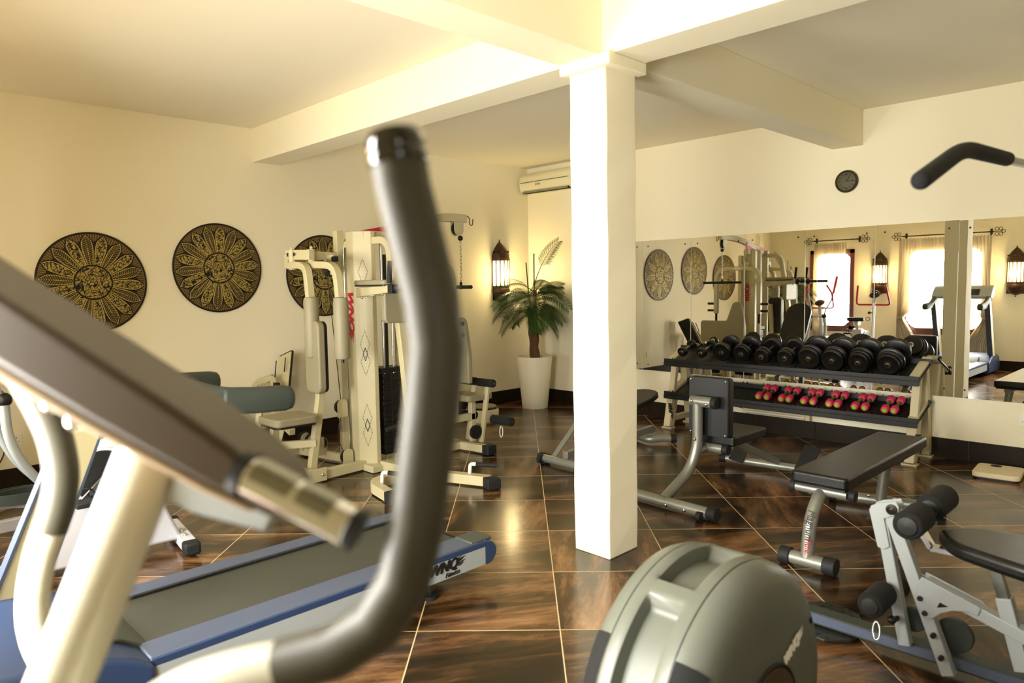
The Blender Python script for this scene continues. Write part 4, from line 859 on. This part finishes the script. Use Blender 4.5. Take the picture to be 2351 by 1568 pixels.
#@@CARDIO
# ------------------------------------------------------------ upright exercise bike
t = thing('exercise_bike', (2.1, -5.4, 0), 'white upright exercise bike with red handlebars beyond the treadmill', 'exercise bike')
bx = 2.09
build('foot_bar', G().bar((1.84, -4.99, .05), (2.30, -5.05, .05), .075, .06), 'bikewhite', t, .008); build('foot_bar', G().bar((1.84, -6.05, .045), (2.32, -6.09, .045), .06, .06), 'bikewhite', t, .008)
for a, b in (((1.78, -4.98, .05), (1.85, -4.99, .05)), ((2.29, -5.05, .05), (2.37, -5.06, .05)), ((1.77, -6.045, .045), (1.85, -6.05, .045)), ((2.31, -6.09, .045), (2.39, -6.095, .045))): build('foot_cap', G().bar(a, b, .085, .07), 'rubber', t, .014, 3)
build('bolt', G().ball((2.12, -5.03, .085), .012), 'chrome', t); build('bolt', G().ball((2.20, -5.04, .085), .012), 'chrome', t)
shell = [(-5.03, .05), (-5.06, .12), (-5.10, .22), (-5.15, .36), (-5.19, .52), (-5.22, .66), (-5.30, .68), (-5.44, .64), (-5.54, .58), (-5.60, .42), (-5.66, .22), (-5.80, .11), (-6.04, .08), (-6.06, .04)]
build('body_shell', G().prism([(bx - .07, y, z) for y, z in shell], (.14, 0, 0)), 'bikewhite', t, .025, 4)
cyc, czc = -5.42, .49
for s in (1, -1):
    build('crank_cover', G().cyl((bx + s * .068, cyc, czc), (bx + s * .085, cyc, czc), .135, n=36), 'hooddark', t, .004); build('cover_ring', G().tube([(bx + s * .082, cyc + .140 * cos(a), czc + .140 * sin(a)) for a in [2 * pi * k / 36 for k in range(36)]], .008, 8, closed=True), 'bikewhite', t)
    ang = 2.4 if s > 0 else 2.4 + pi
    e = (bx + s * .12, cyc + .15 * cos(ang), czc - .15 * sin(ang))
    build('crank', G().bar((bx + s * .11, cyc, czc), e, .016, .026), 'chrome', t, .003); pd = build('pedal', G().box(e[0] + min(0, s * .10), e[0] + max(0, s * .10), e[1] - .045, e[1] + .045, e[2] - .014, e[2] + .014), 'rubber', t, .006)
    build('pedal_strap', G().tube(fillet([(e[0] + s * .05, e[1] - .05, e[2]), (e[0] + s * .05, e[1] - .04, e[2] + .07), (e[0] + s * .05, e[1] + .04, e[2] + .07), (e[0] + s * .05, e[1] + .05, e[2])], .03), .007, 6), 'rubber', pd)
build('front_post', G().tube([(bx, -5.90, .08), (bx, -5.96, 1.06)], .026, 14), 'bikewhite', t); build('seat_post', G().tube([(bx, -5.26, .5), (bx, -5.24, .78)], .020, 12), 'chrome', t)
build('saddle_slider', G().box(bx - .03, bx + .03, -5.31, -5.19, .73, .79), 'white', t, .004)
sd_ = [(-.03, -.16), (.03, -.16), (.05, -.04), (.12, .05), (.13, .10), (.08, .14), (-.08, .14), (-.13, .10), (-.12, .05), (-.05, -.04)]
build('saddle', G().prism([(bx + x, -5.25 + y, .795) for x, y in sd_], (0, 0, .06)), 'vinyl', t, .02, 4)
build('knob', G().ball((bx - .05, -5.90, .90), .024).cyl((bx, -5.90, .90), (bx - .05, -5.90, .90), .009, n=8), 'black', t); build('knob', G().ball((bx - .06, -5.25, .70), .022).cyl((bx, -5.25, .70), (bx - .05, -5.25, .70), .009, n=8), 'black', t)
build('tension_wheel', G().tube([(bx - .05 + .03 * cos(a), -5.84, .80 + .03 * sin(a)) for a in [2 * pi * k / 16 for k in range(16)]], .006, 6, closed=True), 'black', t)
build('console', G().lathe((bx, -5.98, 1.20), [(.0001, .03), (.06, .025), (.085, .0), (.07, -.025), (.0001, -.03)], (0, .7, .7), 24), 'hooddark', t); build('console_stem', G().cyl((bx, -5.96, 1.04), (bx, -5.98, 1.19), .022, n=12), 'black', t)
for x in (-.035, 0, .035): build('console_button', G().ball((bx + x, -5.957, 1.222), .012), 'chrome', t)
build('handlebar', G().tube(fillet([(bx - .17, -5.72, 1.34), (bx - .20, -5.78, 1.22), (bx - .26, -5.93, 1.03), (bx, -5.97, 1.03), (bx + .26, -5.93, 1.03), (bx + .26, -5.78, 1.22), (bx + .24, -5.74, 1.36)], .06, 6), .015, 12), 'red', t)
# ------------------------------------------------------------ cross trainer at the far left (white, red grips)
t = thing('cross_trainer', (1.25, -5.75, 0), 'white cross trainer with long red-gripped arms and grey looped pedals at the far left', 'cross trainer')
cx = 1.28
build('main_beam', G().bar((cx, -5.05, .09), (cx, -6.34, .09), .05, .07).bar((cx - .27, -5.05, .045), (cx + .27, -5.05, .045), .06, .06).bar((cx - .2, -6.34, .045), (cx + .27, -6.34, .045), .06, .06), 'bikewhite', t, .006)
build('flywheel_cover', G().cyl((cx - .07, -6.14, .27), (cx + .07, -6.14, .27), .20, n=40), 'bikewhite', t, .02)
build('mast', G().bar((cx, -6.0, .10), (cx, -5.80, 1.02), .05, .06).bar((cx - .11, -5.70, .83), (cx + .11, -5.70, .83), .03).bar((cx, -5.70, .83), (cx, -5.84, .83), .03), 'bikewhite', t, .006)
build('console', G().lathe((cx, -5.79, 1.06), [(.0001, .03), (.06, .02), (.08, .0), (.06, -.02), (.0001, -.03)], (0, .6, .8), 22), 'hooddark', t)
build('handlebar', G().tube(fillet([(cx + .17, -5.64, 1.36), (cx + .24, -5.70, 1.22), (cx + .22, -5.82, .97), (cx - .22, -5.82, .97), (cx - .24, -5.70, 1.20), (cx - .14, -5.64, 1.34)], .05, 6), .014, 12), 'red', t)
for s in (-1, 1):
    x = cx + s * .115
    arm = build('swing_arm', G().tube(fillet([(x, -5.70, .83), (x + s * .03, -5.70, .62), (x + s * .03, -5.62, .42), (x + s * .02, -5.45, .22)], .16), .026, 14).tube(fillet([(x, -5.70, .83), (x, -5.74, .95), (x + s * .07, -5.80, 1.08), (x + s * .10, -5.82, 1.24)], .08), .014, 10), 'greypaint', t)
    build('arm_grip', G().tube([(x + s * .10, -5.82, 1.22), (x + s * .13, -5.88, 1.50)], .019, 12), 'red', arm); build('pivot', G().ball((x, -5.70, .84), .042), 'black', t)
    x = cx + s * .15
    build('pedal_rod', G().bar((x, -5.30, .16), (x, -6.15, .26 + .08 * s), .035, .035), 'bikewhite', t, .004)
    z0 = .225 + .03 * s
    loop = [(x + .085 * cos(a), -5.62 + .17 * sin(a), z0) for a in [2 * pi * k / 26 for k in range(26)]]
    build('pedal', G().prism([(p[0], p[1], z0) for p in loop], (0, 0, .015)), 'slatedark', t); build('pedal_rim', G().sweep([(p[0], p[1], z0 + .03) for p in loop] + [(loop[0][0], loop[0][1], z0 + .03)], .008, .06, (0, 0, 1)), 'slatedark', t)
#@@FOREGROUND
# ------------------------------------------------------------ foreground elliptical right in front of the camera
def W_(px, py, d):
    return CAM + CF * d + CR * ((px - 1175.5) / 1626.76 * d) - CU * ((py - 784) / 1626.76 * d)
t = thing('elliptical_trainer', (5.45, -5.6, 0), 'grey elliptical trainer close to the camera with curved grips, cream mast and rounded flywheel hood', 'elliptical trainer')
#  world-space knots (metres) of the tubes
R_top = [(5.7745, -6.0965, 1.5503), (5.7865, -6.0835, 1.522), (5.8, -6.0725, 1.478), (5.8125, -6.0665, 1.441)]
rg = [W_(*q) for q in ((912, 352, .55), (925, 430, .55), (958, 560, .55), (990, 690, .55), (1003, 790, .552), (992, 920, .556), (975, 1060, .56), (958, 1200, .565), (930, 1330, .57), (870, 1430, .575), (770, 1495, .58), (650, 1528, .585))]
rb = [W_(*q) for q in ((655, 1527, .585), (560, 1545, .59), (440, 1580, .60), (330, 1640, .62))]
low = V3((5.30, -6.22, .62)); rb2 = fillet(rb + [V3((5.47, -6.30, .93)), V3((5.45, -6.10, .40))], .05)
build('moving_handlebar', G().tube(rb2, .0205, 20), 'mastcream', t)
hg = build('handlebar_grip', G().tube(rg, .0222, 24), 'grip', t)
tip = rg[0]; td = (rg[0] - rg[1]).normalized()
build('grip_cap', G().lathe(tip, [(.0222, -.002), (.0232, .0), (.0232, .010), (.020, .016), (.0001, .0175)], td, 28), 'gloss', t)
build('grip_cap_ring', G().lathe(tip, [(.0226, -.010), (.0240, -.008), (.0240, -.001), (.0226, 0.001)], td, 28), 'gloss', t)
lg = [W_(*q) for q in ((20, 800, .98), (58, 870, .98), (96, 935, .98), (128, 1005, .98), (143, 1087, .98), (135, 1150, .98), (113, 1216, .98))]
lb_ = [W_(*q) for q in ((113, 1214, .98), (96, 1260, .98), (80, 1330, .98), (74, 1400, .98), (84, 1470, .98), (125, 1545, .97))]
build('handlebar_grip', G().tube(fillet(lg, .05), .0222, 22), 'grip', t); build('moving_handlebar', G().tube(fillet(lb_ + [lb_[-1] + V3((.03, .02, -.2)), V3((5.20, -6.08, .35))], .05), .0205, 20), 'mastcream', t)
m0, m1 = W_(362, 1010, .72), W_(138, 1568, .68); md = (m1 - m0).normalized()
mp = [m0, m1, m1 + md * .04, V3((5.44, -6.36, .80)), V3((5.43, -6.30, .10))]
build('mast', G().tube(fillet(mp, .08), .0300, 28), 'mastcream', t)
# console: thick wedge whose edge faces the camera, and chrome pulse bar with black end
cA, cB = W_(-260, 602, .62), W_(655, 1180, .60); ax = (cB - cA).normalized(); ay = (CU - ax * CU.dot(ax)).normalized(); az = ax.cross(ay).normalized()
if az.dot(CF) < 0: az = -az
sec = [(0, .028), (.24, .026), (.30, .023), (.335, .015), (.360, -.004), (.35, -.012), (.30, -.018), (.2, -.024), (0, -.030)]; Lc = (cB - cA).length; k_ = Lc / .36
build('console', G().prism([cA + ax * (x * k_) + ay * y for x, y in sec], az * .10), 'consolebrown', t, .008, 4)
build('console_underside', G().prism([cA + ax * (x * k_) + ay * y for x, y in [(0.0, -.029), (.2, -.023), (.30, -.017), (.34, -.011), (.335, -.016), (.30, -.023), (.2, -.031), (0, -.040)]], az * .08), 'consoleedge', t, .004)
b0 = W_(560, 1085, .585); b1 = W_(820, 1218, .565); bd = (b1 - b0).normalized()
build('pulse_bar', G().cyl(b0, b1 - bd * .004, .0165, n=24), 'chrome', t); build('pulse_bar_cap', G().lathe(b1 - bd * .006, [(.0165, 0), (.0175, .001), (.0175, .007), (.0001, .010)], bd, 24), 'black', t); build('pulse_sensor', G().cyl(b0 + bd * .012 + CU * .0022, b0 + bd * .05 + CU * .0022, .0162, n=20).cyl(b0 + bd * .056 + CU * .0022, b1 - bd * .022 + CU * .0022, .0162, n=20), 'steel', t)
build('bar_collar', G().lathe(b0, [(.0165, -.004), (.0195, -.003), (.0195, .006), (.0165, .007)], bd, 24), 'black', t)
build('console_bracket', G().prism([W_(*q) for q in ((400, 1075, .70), (640, 1170, .70), (610, 1225, .70), (440, 1180, .70), (380, 1150, .70))], CF * .02), 'greypaint', t, .004)
bolts(t, (W_(120, 925, .66), W_(175, 965, .66)), .010)
# rear flywheel hood
hc = V3((5.34, -4.875, .395)); RR = .365
def hoodring(x, r, yo=0, flat=.34, a0=-.35, a1=pi + .35, n=44):
    out = []
    for k in range(n + 1):
        a = a0 + (a1 - a0) * k / n; out.append(V3((x, hc.y + yo + r * cos(a), hc.z + r * sin(a))))
    return out
def hoodstrip(prof, a0=-.35, a1=pi + .35, n=44):
    g = G(); rings = [hoodring(x, r, 0, 0, a0, a1, n) for x, r in prof]; m = n + 1
    g.add([v for q in rings for v in q], [(j * m + i, j * m + i + 1, (j + 1) * m + i + 1, (j + 1) * m + i) for j in range(len(prof) - 1) for i in range(n)]); return g
cs = hc.x
side = [(cs + .085, RR), (cs + .098, RR - .001), (cs + .125, RR - .012), (cs + .148, RR - .045), (cs + .160, RR - .10), (cs + .165, RR - .20), (cs + .165, .13)]
sideL = [(2 * cs - x, r) for x, r in side]
# right and left shells with a window cut in the lower front
build('side_shell', hoodstrip(side), 'hood', t); build('side_shell', hoodstrip(sideL), 'hood', t)
# centre band with two recessed pockets (angles measured from +y over the top)
def band():
    g = G(); pk = [(1.28, 1.98), (2.10, 2.78)]; n = 150; a0, a1 = -.35, pi + .35
    xs_ = [cs - .085, cs - .062, cs - .050, cs - .044, cs + .044, cs + .050, cs + .062, cs + .085]
    vs = []
    for k in range(n + 1):
        a = a0 + (a1 - a0) * k / n; inside = 0
        for p, q in pk:
            e = min(a - p, q - a)
            if e > 0: inside = max(inside, min(1, e / .045))
        for j, x in enumerate(xs_):
            r = RR + .004 * (1 - ((x - cs) / .085) ** 2)
            if j in (1, 6): r += .002
            if j in (3, 4): r -= .040 * inside
            if j in (2, 5): r -= .004 * inside
            vs.append((x, hc.y + r * cos(a), hc.z + r * sin(a)))
    m = len(xs_); g.add(vs, [(k * m + j, k * m + j + 1, (k + 1) * m + j + 1, (k + 1) * m + j) for k in range(n) for j in range(m - 1)]); return g
build('centre_band', band(), 'hood', t, angle=55)
build('band_seam', hoodstrip([(cs + .083, RR + .001), (cs + .086, RR + .0005)], n=60), 'hooddark', t); build('band_seam', hoodstrip([(cs - .086, RR + .0005), (cs - .083, RR + .001)], n=60), 'hooddark', t)
for s in (1, -1):
    x = cs + s * .166
    build('crank_disc', G().lathe((x - s * .01, hc.y, hc.z), [(.135, 0), (.130, s * .016), (.06, s * .024), (.0001, s * .026)], (1, 0, 0), 40), 'consolebrown', t)
    build('disc_rim', G().tube([(x, hc.y + .138 * cos(a), hc.z + .138 * sin(a)) for a in [2 * pi * k / 40 for k in range(40)]], .005, 8, closed=True), 'hooddark', t)
    g = G()
    for a, r in ((.55, .30), (1.10, .315), (1.75, .315), (2.35, .315), (2.9, .30)):
        xx = cs + s * (.152 if r < .31 else .139); g.cyl((xx - s * .01, hc.y + r * cos(a), hc.z + r * sin(a)), (xx + s * .003, hc.y + (r + .004) * cos(a), hc.z + (r + .004) * sin(a)), .008, n=10)
    build('screw_hole', g, 'hole', t)
    lo_ = [(-5.245, .30), (-5.215, .42), (-5.15, .52), (-5.06, .36), (-5.10, .22), (-5.2, .16)]
    build('side_vent', hoodstrip([(cs + s * .0875, RR + .0015), (cs + s * .100, RR + .0005), (cs + s * .128, RR - .0105)] + ([(cs + s * .150, RR - .044)] if s > 0 else [(cs + s * .150, RR - .044)]), 2.44, pi + .35, 20), 'hole', t)
logo('logo', t, (cs + .1672, -4.805, .505), (0, 1, .45), (0, -.45, 1), .030, 'decalwhite')
build('base_beam', G().bar((5.40, -6.36, .06), (5.36, -4.45, .06), .07, .06).bar((5.15, -4.50, .045), (5.60, -4.50, .045), .07, .07).bar((5.18, -6.34, .045), (5.72, -6.34, .045), .07, .07), 'greypaint', t, .006)
build('pedal', G().pad((5.62, -5.30, .27), (.07, 0, 0), (0, .18, 0), (0, 0, .015), .3).bar((5.54, -4.90, .30), (5.60, -5.85, .24), .035), 'slatedark', t, .006); build('pedal', G().pad((5.06, -5.40, .17), (.07, 0, 0), (0, .18, 0), (0, 0, .015), .3).bar((5.14, -4.90, .30), (5.12, -5.95, .22), .035), 'slatedark', t, .006)
# ------------------------------------------------------------ leg developer home gym at the lower right
t = thing('home_gym', (6.0, -3.55, 0), 'white-framed home gym with black foam leg rollers, tapered black seat and pull bar', 'home gym')
py = -3.60
def P2(x, z, y=py): return V3((x, y, z))
build('base_beam', G().box(5.02, 7.30, -3.585, -3.515, .035, .085), 'slatedark', t, .004)
build('base_edge', G().box(5.02, 7.30, -3.588, -3.584, .045, .080), 'bluelight', t)
fp = [(5.02, -3.66), (5.16, -3.68), (5.235, -3.62), (5.25, -3.50), (5.18, -3.36), (5.06, -3.32), (4.98, -3.38), (4.96, -3.56)]
fpl = build('foot_plate', G().prism([(x, y, .020) for x, y in fp], (0, 0, .012)), 'checker', t, .003); g = G(); rnd = random.Random(5)
for i in range(6):
    for j in range(8):
        x, y = 4.99 + i * .042 + (j % 2) * .02, -3.65 + j * .042
        if 4.98 < x < 5.22 and not (-3.60 < y < -3.50): g.bar((x, y, .0335), (x + .016, y + .010 * (1 if (i + j) % 2 else -1), .0335), .004, .003)
build('tread_pattern', g, 'checker', fpl); build('rubber_foot', G().box(5.05, 5.15, -3.63, -3.47, 0, .022), 'rubber', t)
# rear lever (nearer the left) and front post
lev = build('leg_lever', G().bar(P2(5.338, .54), P2(5.43, .04 + .04), .040, .042, (1, 0, 0)), 'greypaint', t, .004)
lp = [(5.298, .572), (5.305, .59), (5.33, .604), (5.391, .623), (5.401, .604), (5.40, .587), (5.385, .567), (5.351, .55), (5.373, .447), (5.354, .432), (5.331, .436)]
build('lever_plate', G().prism([P2(x, z, py - .028) for x, z in lp], (0, .006, 0)).prism([P2(x, z, py + .024) for x, z in lp], (0, .006, 0)), 'greypaint', t, .002)
build('pivot_bolt', G().lathe((5.377, py - .029, .590), [(.020, 0), (.019, .006), (.013, .008), (.010, .004), (.0001, .008)], (0, -1, 0), 24), 'iron', t)
build('front_post', G().bar(P2(5.366, .575), P2(5.575, .020), .044, .044, (1, 0, 0)), 'greypaint', t, .004)
gus = [(5.470, .324), (5.475, .347), (5.483, .365), (5.660, .310), (5.668, .303), (5.660, .276), (5.631, .282), (5.581, .269), (5.547, .248), (5.520, .219), (5.495, .214), (5.480, .232)]
build('gusset_plate', G().prism([P2(x, z, py - .031) for x, z in gus], (0, .006, 0)).prism([P2(x, z, py + .026) for x, z in gus], (0, .006, 0)), 'greypaint', t, .002)
build('gusset_slot', G().prism([P2(5.536, .268, py - .0335), P2(5.544, .289, py - .0335), P2(5.570, .281, py - .0335)], (0, .003, 0)), 'hole', t)
build('seat_beam', G().bar(P2(5.49, .335), P2(6.20, .115), .05, .046), 'greypaint', t, .004)
for x, z in ((5.481, .285), (5.498, .235), (5.527, .160), (5.554, .086), (5.405, .183)): build('bolt', G().cyl(P2(x, z, py - .040), P2(x, z, py - .024), .009, n=10), 'iron', t)
for (x, z, r, y0, y1) in ((5.480, .595, .050, -3.80, -3.64), (5.483, .600, .050, -3.56, -3.36), (5.366, .275, .046, -3.80, -3.645), (5.345, .225, .046, -3.56, -3.42)):
    build('foam_roller', G().cyl((x, y0, z), (x, y1, z), r, n=26), 'foam', t, .012, 3); build('roller_cap', G().lathe((x, y0, z), [(r * .72, 0), (r * .62, .006), (.0001, .010)], (0, -1, 0), 22), 'hooddark', t)
build('roller_axle', G().cyl((5.48, -3.80, .595), (5.483, -3.36, .60), .012, n=10).bar((5.39, -3.6, .575), (5.48, -3.6, .595), .03), 'chrome', t); build('roller_axle', G().cyl((5.366, -3.80, .275), (5.345, -3.42, .225), .012, n=10), 'chrome', t)
for x, z, r in ((5.575, .15, .062), (5.44, .165, .045)): build('cable_pulley', G().cyl((x, py + .035, z), (x, py + .06, z), r, n=26), 'slatedark', t, .003)
build('carabiner', G().tube([(5.368 + .012 * cos(a), py - .13, .160 + .034 * sin(a)) for a in [2 * pi * k / 16 for k in range(16)]], .0035, 6, closed=True), 'chrome', t); build('cable_ball', G().ball((5.40, py - .07, .19), .016), 'black', t); build('cable_ball', G().ball((5.415, py, .38), .016), 'black', t)
seat = []
for k in range(25):
    u = k / 24; w = .085 + .10 * min(1, u * 2.6) ** .8; seat.append((5.51 + .76 * u, w * (sin(min(1, u * 7) * pi / 2)) ** .6))
sc_ = [(x, -3.55 - w) for x, w in seat] + [(x, -3.55 + w) for x, w in reversed(seat[1:])]
build('seat', G().prism([(x, y, .475 - (x - 5.5) * .03) for x, y in sc_], (0, 0, .055)), 'vinyl', t, .020, 5)
build('seat_bracket', G().bar((5.46, -3.58, .53), (5.50, -3.58, .465), .04, .018).bar((5.50, -3.58, .465), (5.60, -3.58, .468), .04, .018), 'chrome', t)
build('seat_post', G().bar(P2(5.69, .48), P2(5.745, .30), .034, .034, (1, 0, 0)), 'steel', t, .002); build('seat_sleeve', G().bar(P2(5.728, .356), P2(5.79, .12), .046, .046, (1, 0, 0)), 'greypaint', t, .003)
build('floor_support', G().bar(P2(6.2, .02), P2(6.2, .14), .05).bar((6.5, -3.95, .03), (6.5, -3.2, .03), .06), 'greypaint', t, .004)
build('upright_column', G().bar((6.75, -3.6, .03), (6.75, -3.6, 2.12), .06, .07, (1, 0, 0)).bar((6.78, -3.6, 2.1), (5.84, -3.6, 2.14), .05, .06), 'greypaint', t, .004)
build('backrest', G().pad((6.62, -3.6, .95), (0, .13, 0), (0, 0, .35), (.03, 0, 0), .3), 'vinyl', t, .012, 4)
g = G(); 
for k in range(11): g.box(6.86, 7.02, -3.72, -3.48, .10 + k * .045, .142 + k * .045)
build('weight_stack', g, 'blackiron', t, .002); build('guide_rod', G().cyl((6.94, -3.66, .03), (6.94, -3.66, 2.1), .01, n=10).cyl((6.94, -3.54, .03), (6.94, -3.54, 2.1), .01, n=10), 'chrome', t)
build('top_pulley', G().cyl((5.80, -3.62, 2.08), (5.80, -3.58, 2.08), .045, n=22), 'rubber', t); build('pull_cable', G().cyl((5.75, -3.60, 2.04), (5.75, -3.60, 1.83), .003, n=6), 'black', t)
bar = [(5.75, -4.705, 1.650), (5.75, -4.43, 1.735), (5.75, -4.355, 1.752), (5.75, -3.60, 1.80), (5.75, -2.845, 1.752), (5.75, -2.77, 1.735), (5.75, -2.50, 1.650)]
build('pull_bar', G().tube([(5.75, -4.34, 1.7545), (5.75, -3.60, 1.80), (5.75, -2.86, 1.7545)], .0125, 14), 'silver', t)
for s in (-1, 1):
    f = lambda y: y if s < 0 else -7.2 - y
    gp = fillet([(5.75, f(-4.715), 1.650), (5.75, f(-4.39), 1.757), (5.75, f(-3.93), 1.782)], .10, 10)
    build('bar_grip', G().tube(gp, .0205, 18), 'foam', t, 0)
    build('bar_grip_end', G().ball(gp[0], .0205), 'foam', t)
build('bar_ring', G().tube([(5.75, -3.60 + .014 * cos(a), 1.825 + .018 * sin(a)) for a in [2 * pi * k / 12 for k in range(12)]], .004, 6, closed=True), 'chrome', t)
